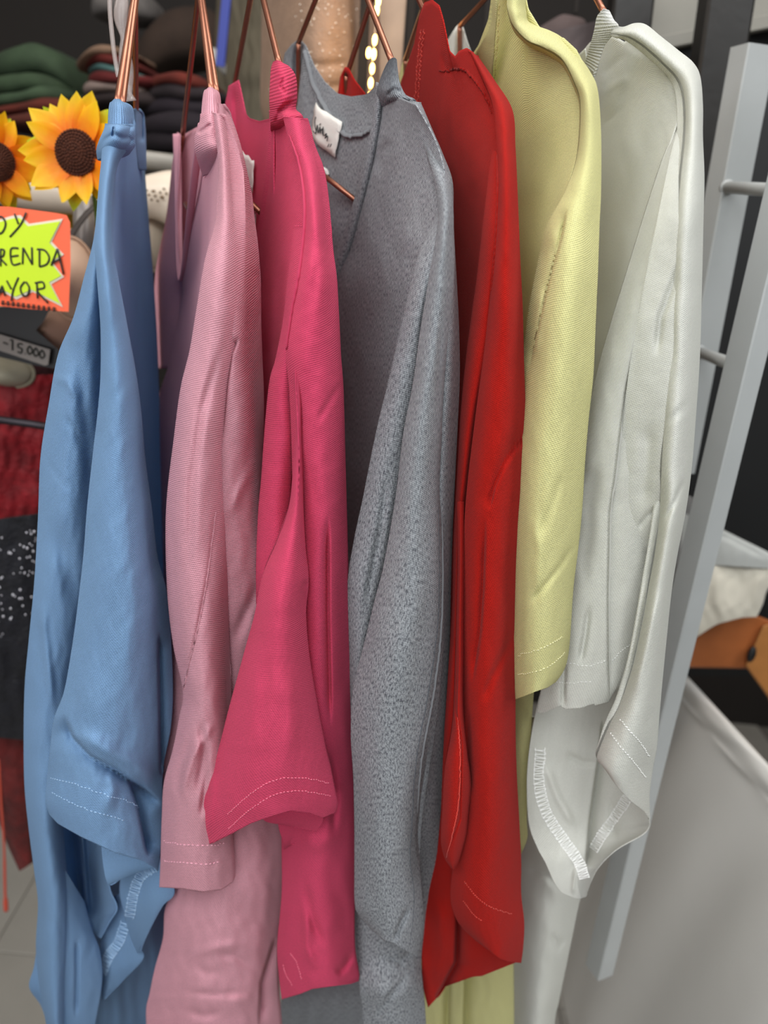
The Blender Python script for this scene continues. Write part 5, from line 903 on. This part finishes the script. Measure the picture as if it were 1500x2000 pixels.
mg = Cloth([(1030, 72, 1170, 40, 125, 123, 125), (1020, 120, 1175, 120, 125, 123, 125), (1010, 300, 1180, 300, 125, 123, 125)], nu=50, nv=30, wav=.6, seed=51, close=(0, 1, .03)); tag(mg.build('dark_garment', plain('mauve_cloth', (84, 74, 74), .9, noise=.2), None), 'dim mauve garment seen between yellow and white shirts', 'garment')
m = MB(); m.beam(V(1128, -20, 1.3), V(1124, 26, 1.3), .006, .006); tag(m.build('hook', M_dk, None), 'small dark hook above the mauve garment', 'hook')
m = MB(); m.beam(V(958, -40, 1.2), V(946, 160, 1.2), .012, .012); tag(m.build('dark_post', M_dk, None), 'thin dark post left of the yellow collar', 'post')

# ------------------------------------------------------------------ right side: shelving, clothes stand, white garment, covered table
M_bw = plain('black_wood', (34, 31, 28), .45, noise=.35, nscale=14, bump=.2, bscale=60)
M_panel = plain('black_panel', (20, 21, 22), .55)
M_gw = plain('greige_wall', (134, 131, 122), .6, noise=.06)
fr = empty('display_shelf', V(1400, 100, 1.15), 'black wooden shelf frame behind the white shirt', 'shelf')
m = MB(); m.beam(V(1430, -80, 1.02), V(1345, 500, 1.02), .052, .04); m.build('post', M_bw, fr)
m = MB(); m.beam(V(1240, -80, 1.12), V(1215, 160, 1.12), .050, .04); m.build('post', M_bw, fr)
def quad(name, pts, d, mat, par=None, thick=.01): return flat(name, pts, d, mat, par, thick)
quad('panel', [(1215, 96), (1500, 40), (1640, 40), (1640, 1320), (1180, 1320)], 1.22, M_panel, fr)
quad('light_panel', [(1200, -80), (1560, -80), (1560, 44), (1450, 52), (1280, 92), (1220, 94)], 1.19, M_gw, fr)
m = MB(); m.beam(V(1260, 92, 1.16), V(1620, 20, 1.16), .016, .02, side=(0, 0, 1)); m.build('ledge', M_gw, fr)

M_ws = plain('white_painted_metal', (178, 181, 180), .4, noise=.05)
ws = empty('clothes_stand', V(1169, 1895, .54), 'white square-tube clothes stand with rungs, right of the white shirt', 'clothes stand')
def post3(a, b_, w_, dp, rot):
    m = MB(); m.beam(a, b_, w_, dp, side=(math.cos(rot), math.sin(rot), 0), bev=.0012); return m
post3(V(1170, 1893, .66), V(1490, 560, .66)+(V(1490, 560, .66)-V(1170, 1893, .66))*.55, .022, .024, math.radians(26)).build('post', M_ws, ws)
post3(V(1320, 920, .86), V(1472, 92, .86), .034, .026, math.radians(20)).build('post', M_ws, ws)
for (x0, y0, x1, y1) in [(1420, 366, 1560, 374), (1366, 688, 1442, 716)]:
    m = MB(); m.tube([V(x0, y0, .845), V(x1, y1, .68 if y0 > 500 else .70)], .0058, 14); m.build('rung', M_ws, ws)
    m = MB(); m.tube([V(x0-2, y0, .847), V(x0+2, y0, .843)], .0075, 14); m.build('collar', M_ws, ws)

M_wood = plain('orange_wood', (168, 96, 50), .45, noise=.3, nscale=18)
M_ofw = plain('off_white_cloth', (212, 206, 190), .85, noise=.1, nscale=12, bump=.4, bscale=40, sheen=.2)
hgw = empty('wooden_hanger', V(1440, 1250, .95), 'orange wooden hanger below the off-white garment at right', 'hanger')
def extr(name, pts, d, th, mat, par, bev=.004):
    o = flat(name, pts, d, mat, par, th); md = o.modifiers.new('b', 'BEVEL'); md.width = bev; md.segments = 3; return o
top_ = [(x, y_) for x, y_ in smooth2([(1290, 1290), (1350, 1246), (1385, 1222), (1420, 1206), (1455, 1200), (1500, 1210), (1600, 1260)], 20)]
extr('wood_arm', top_+[(1600, 1330), (1500, 1310), (1457, 1306), (1400, 1305), (1290, 1303)], .98, .02, M_wood, hgw)
extr('wood_brace', [(1455, 1300), (1490, 1220), (1560, 1215), (1590, 1600), (1560, 1560), (1500, 1362)], .97, .02, plain('light_wood', (186, 124, 66), .45, noise=.2, nscale=20), hgw)
m = MB(); m.ball(V(1468, 1278, .968), .0085, .7, .5, 1.5, 12, 8); m.build('knob_hole', M_panel, hgw)
og = empty('white_garment', V(1420, 1100, .93), 'off-white garment draped over the wooden hanger at right', 'garment')
c1 = Cloth([(1330, 1000, 1420, 1040, 96, 95, 95), (1330, 1050, 1520, 1090, 96, 94, 94), (1325, 1100, 1520, 1112, 96, 94, 94)], nu=60, nv=30, wav=.3, seed=101, close=(0, 1, .02), creases=[([(1340, 1030), (1420, 1050), (1500, 1092)], 5, .3, 'v')]); c1.build('yoke', plain('pale_grey_cloth', (186, 188, 184), .85, noise=.08), og)
c2 = Cloth([(1325, 1100, 1530, 1112, 95.5, 94.5, 94), (1320, 1150, 1500, 1150, 95, 93.6, 94), (1320, 1200, 1490, 1180, 95, 93.2, 94), (1330, 1270, 1478, 1205, 95, 93.5, 94)], nu=80, nv=60, wav=.8, seed=103, close=(0, 1, .02), bot=[(0, 0), (.2, -12), (.5, -22), (.8, -12), (1, 0)]); c2.build('drape', M_ofw, og)
c3 = Cloth([(1275, 940, 1350, 970, 97, 96, 96), (1270, 1000, 1365, 985, 97, 96, 96), (1262, 1060, 1350, 1010, 97, 96, 96), (1250, 1200, 1330, 1100, 97, 96, 96), (1240, 1330, 1310, 1300, 97, 96, 96)], nu=60, nv=70, wav=.6, seed=105, close=(0, 1, .02), creases=[([(1362, 985), (1352, 1000), (1340, 1010)], 4, .5, 'v')]); c3.build('folded_edge', plain('grey_fabric', (120, 118, 116), .85, noise=.15), og)

tb = empty('grey_cover', V(1300, 1700, .9), 'large smooth light grey cover with seamed rim, lower right', 'cover')
M_cov = plain('grey_cover', (240, 238, 232), .38, noise=.10, nscale=3, bump=.15, bscale=8)
E0, E1 = V(1345, 1335, 1.0), V(1520, 1528, .74)
ed = (E1-E0).normalized(); E0 = E0-ed*.12; E1 = E1+ed*.5
nz_ = Vector((0, 0, 1)); side_ = ed.cross(nz_).normalized()
if side_.x > 0: side_ = -side_
out_ = Vector((side_.x, side_.y, 0)).normalized()
m = MB(); ns = 60; rows_ = []
prof = [(0.0, 0.10), (0.0, 0.035), (0.001, 0.008), (-0.002, 0.0), (-.006, -.018), (-.005, -.030), (-.009, -.034), (-.013, -.045), (-.02, -.08), (-.035, -.2), (-.05, -.4), (-.06, -.75)]
prof = [(-.022, -.40), (-.020, -.02), (-.014, -.001), (-.004, 0), (0.0, -.004), (.003, -.012), (.001, -.026), (.0035, -.030), (.001, -.036), (.006, -.06), (.02, -.16), (.04, -.35), (.05, -.72)]
vs = []
for i in range(ns+1):
    t = i/ns
    for j, (o_, z_) in enumerate(prof):
        wv = .006*math.sin(t*17+j*.4)*(min(1, max(0, -z_*6)))+.002*math.sin(t*40+2*j)*(1 if j > 3 else 0)
        vs.append(E0.lerp(E1, t)+out_*(o_+wv)+Vector((0, 0, z_+(.0018*math.sin(t*23) if 3 < j < 7 else 0))))
m.add(vs, [(i*len(prof)+j, i*len(prof)+j+1, (i+1)*len(prof)+j+1, (i+1)*len(prof)+j) for i in range(ns) for j in range(len(prof)-1)], True)
tc_ = m.build('cover', M_cov, tb); md = tc_.modifiers.new('s', 'SUBSURF'); md.levels = 1; md.render_levels = 2
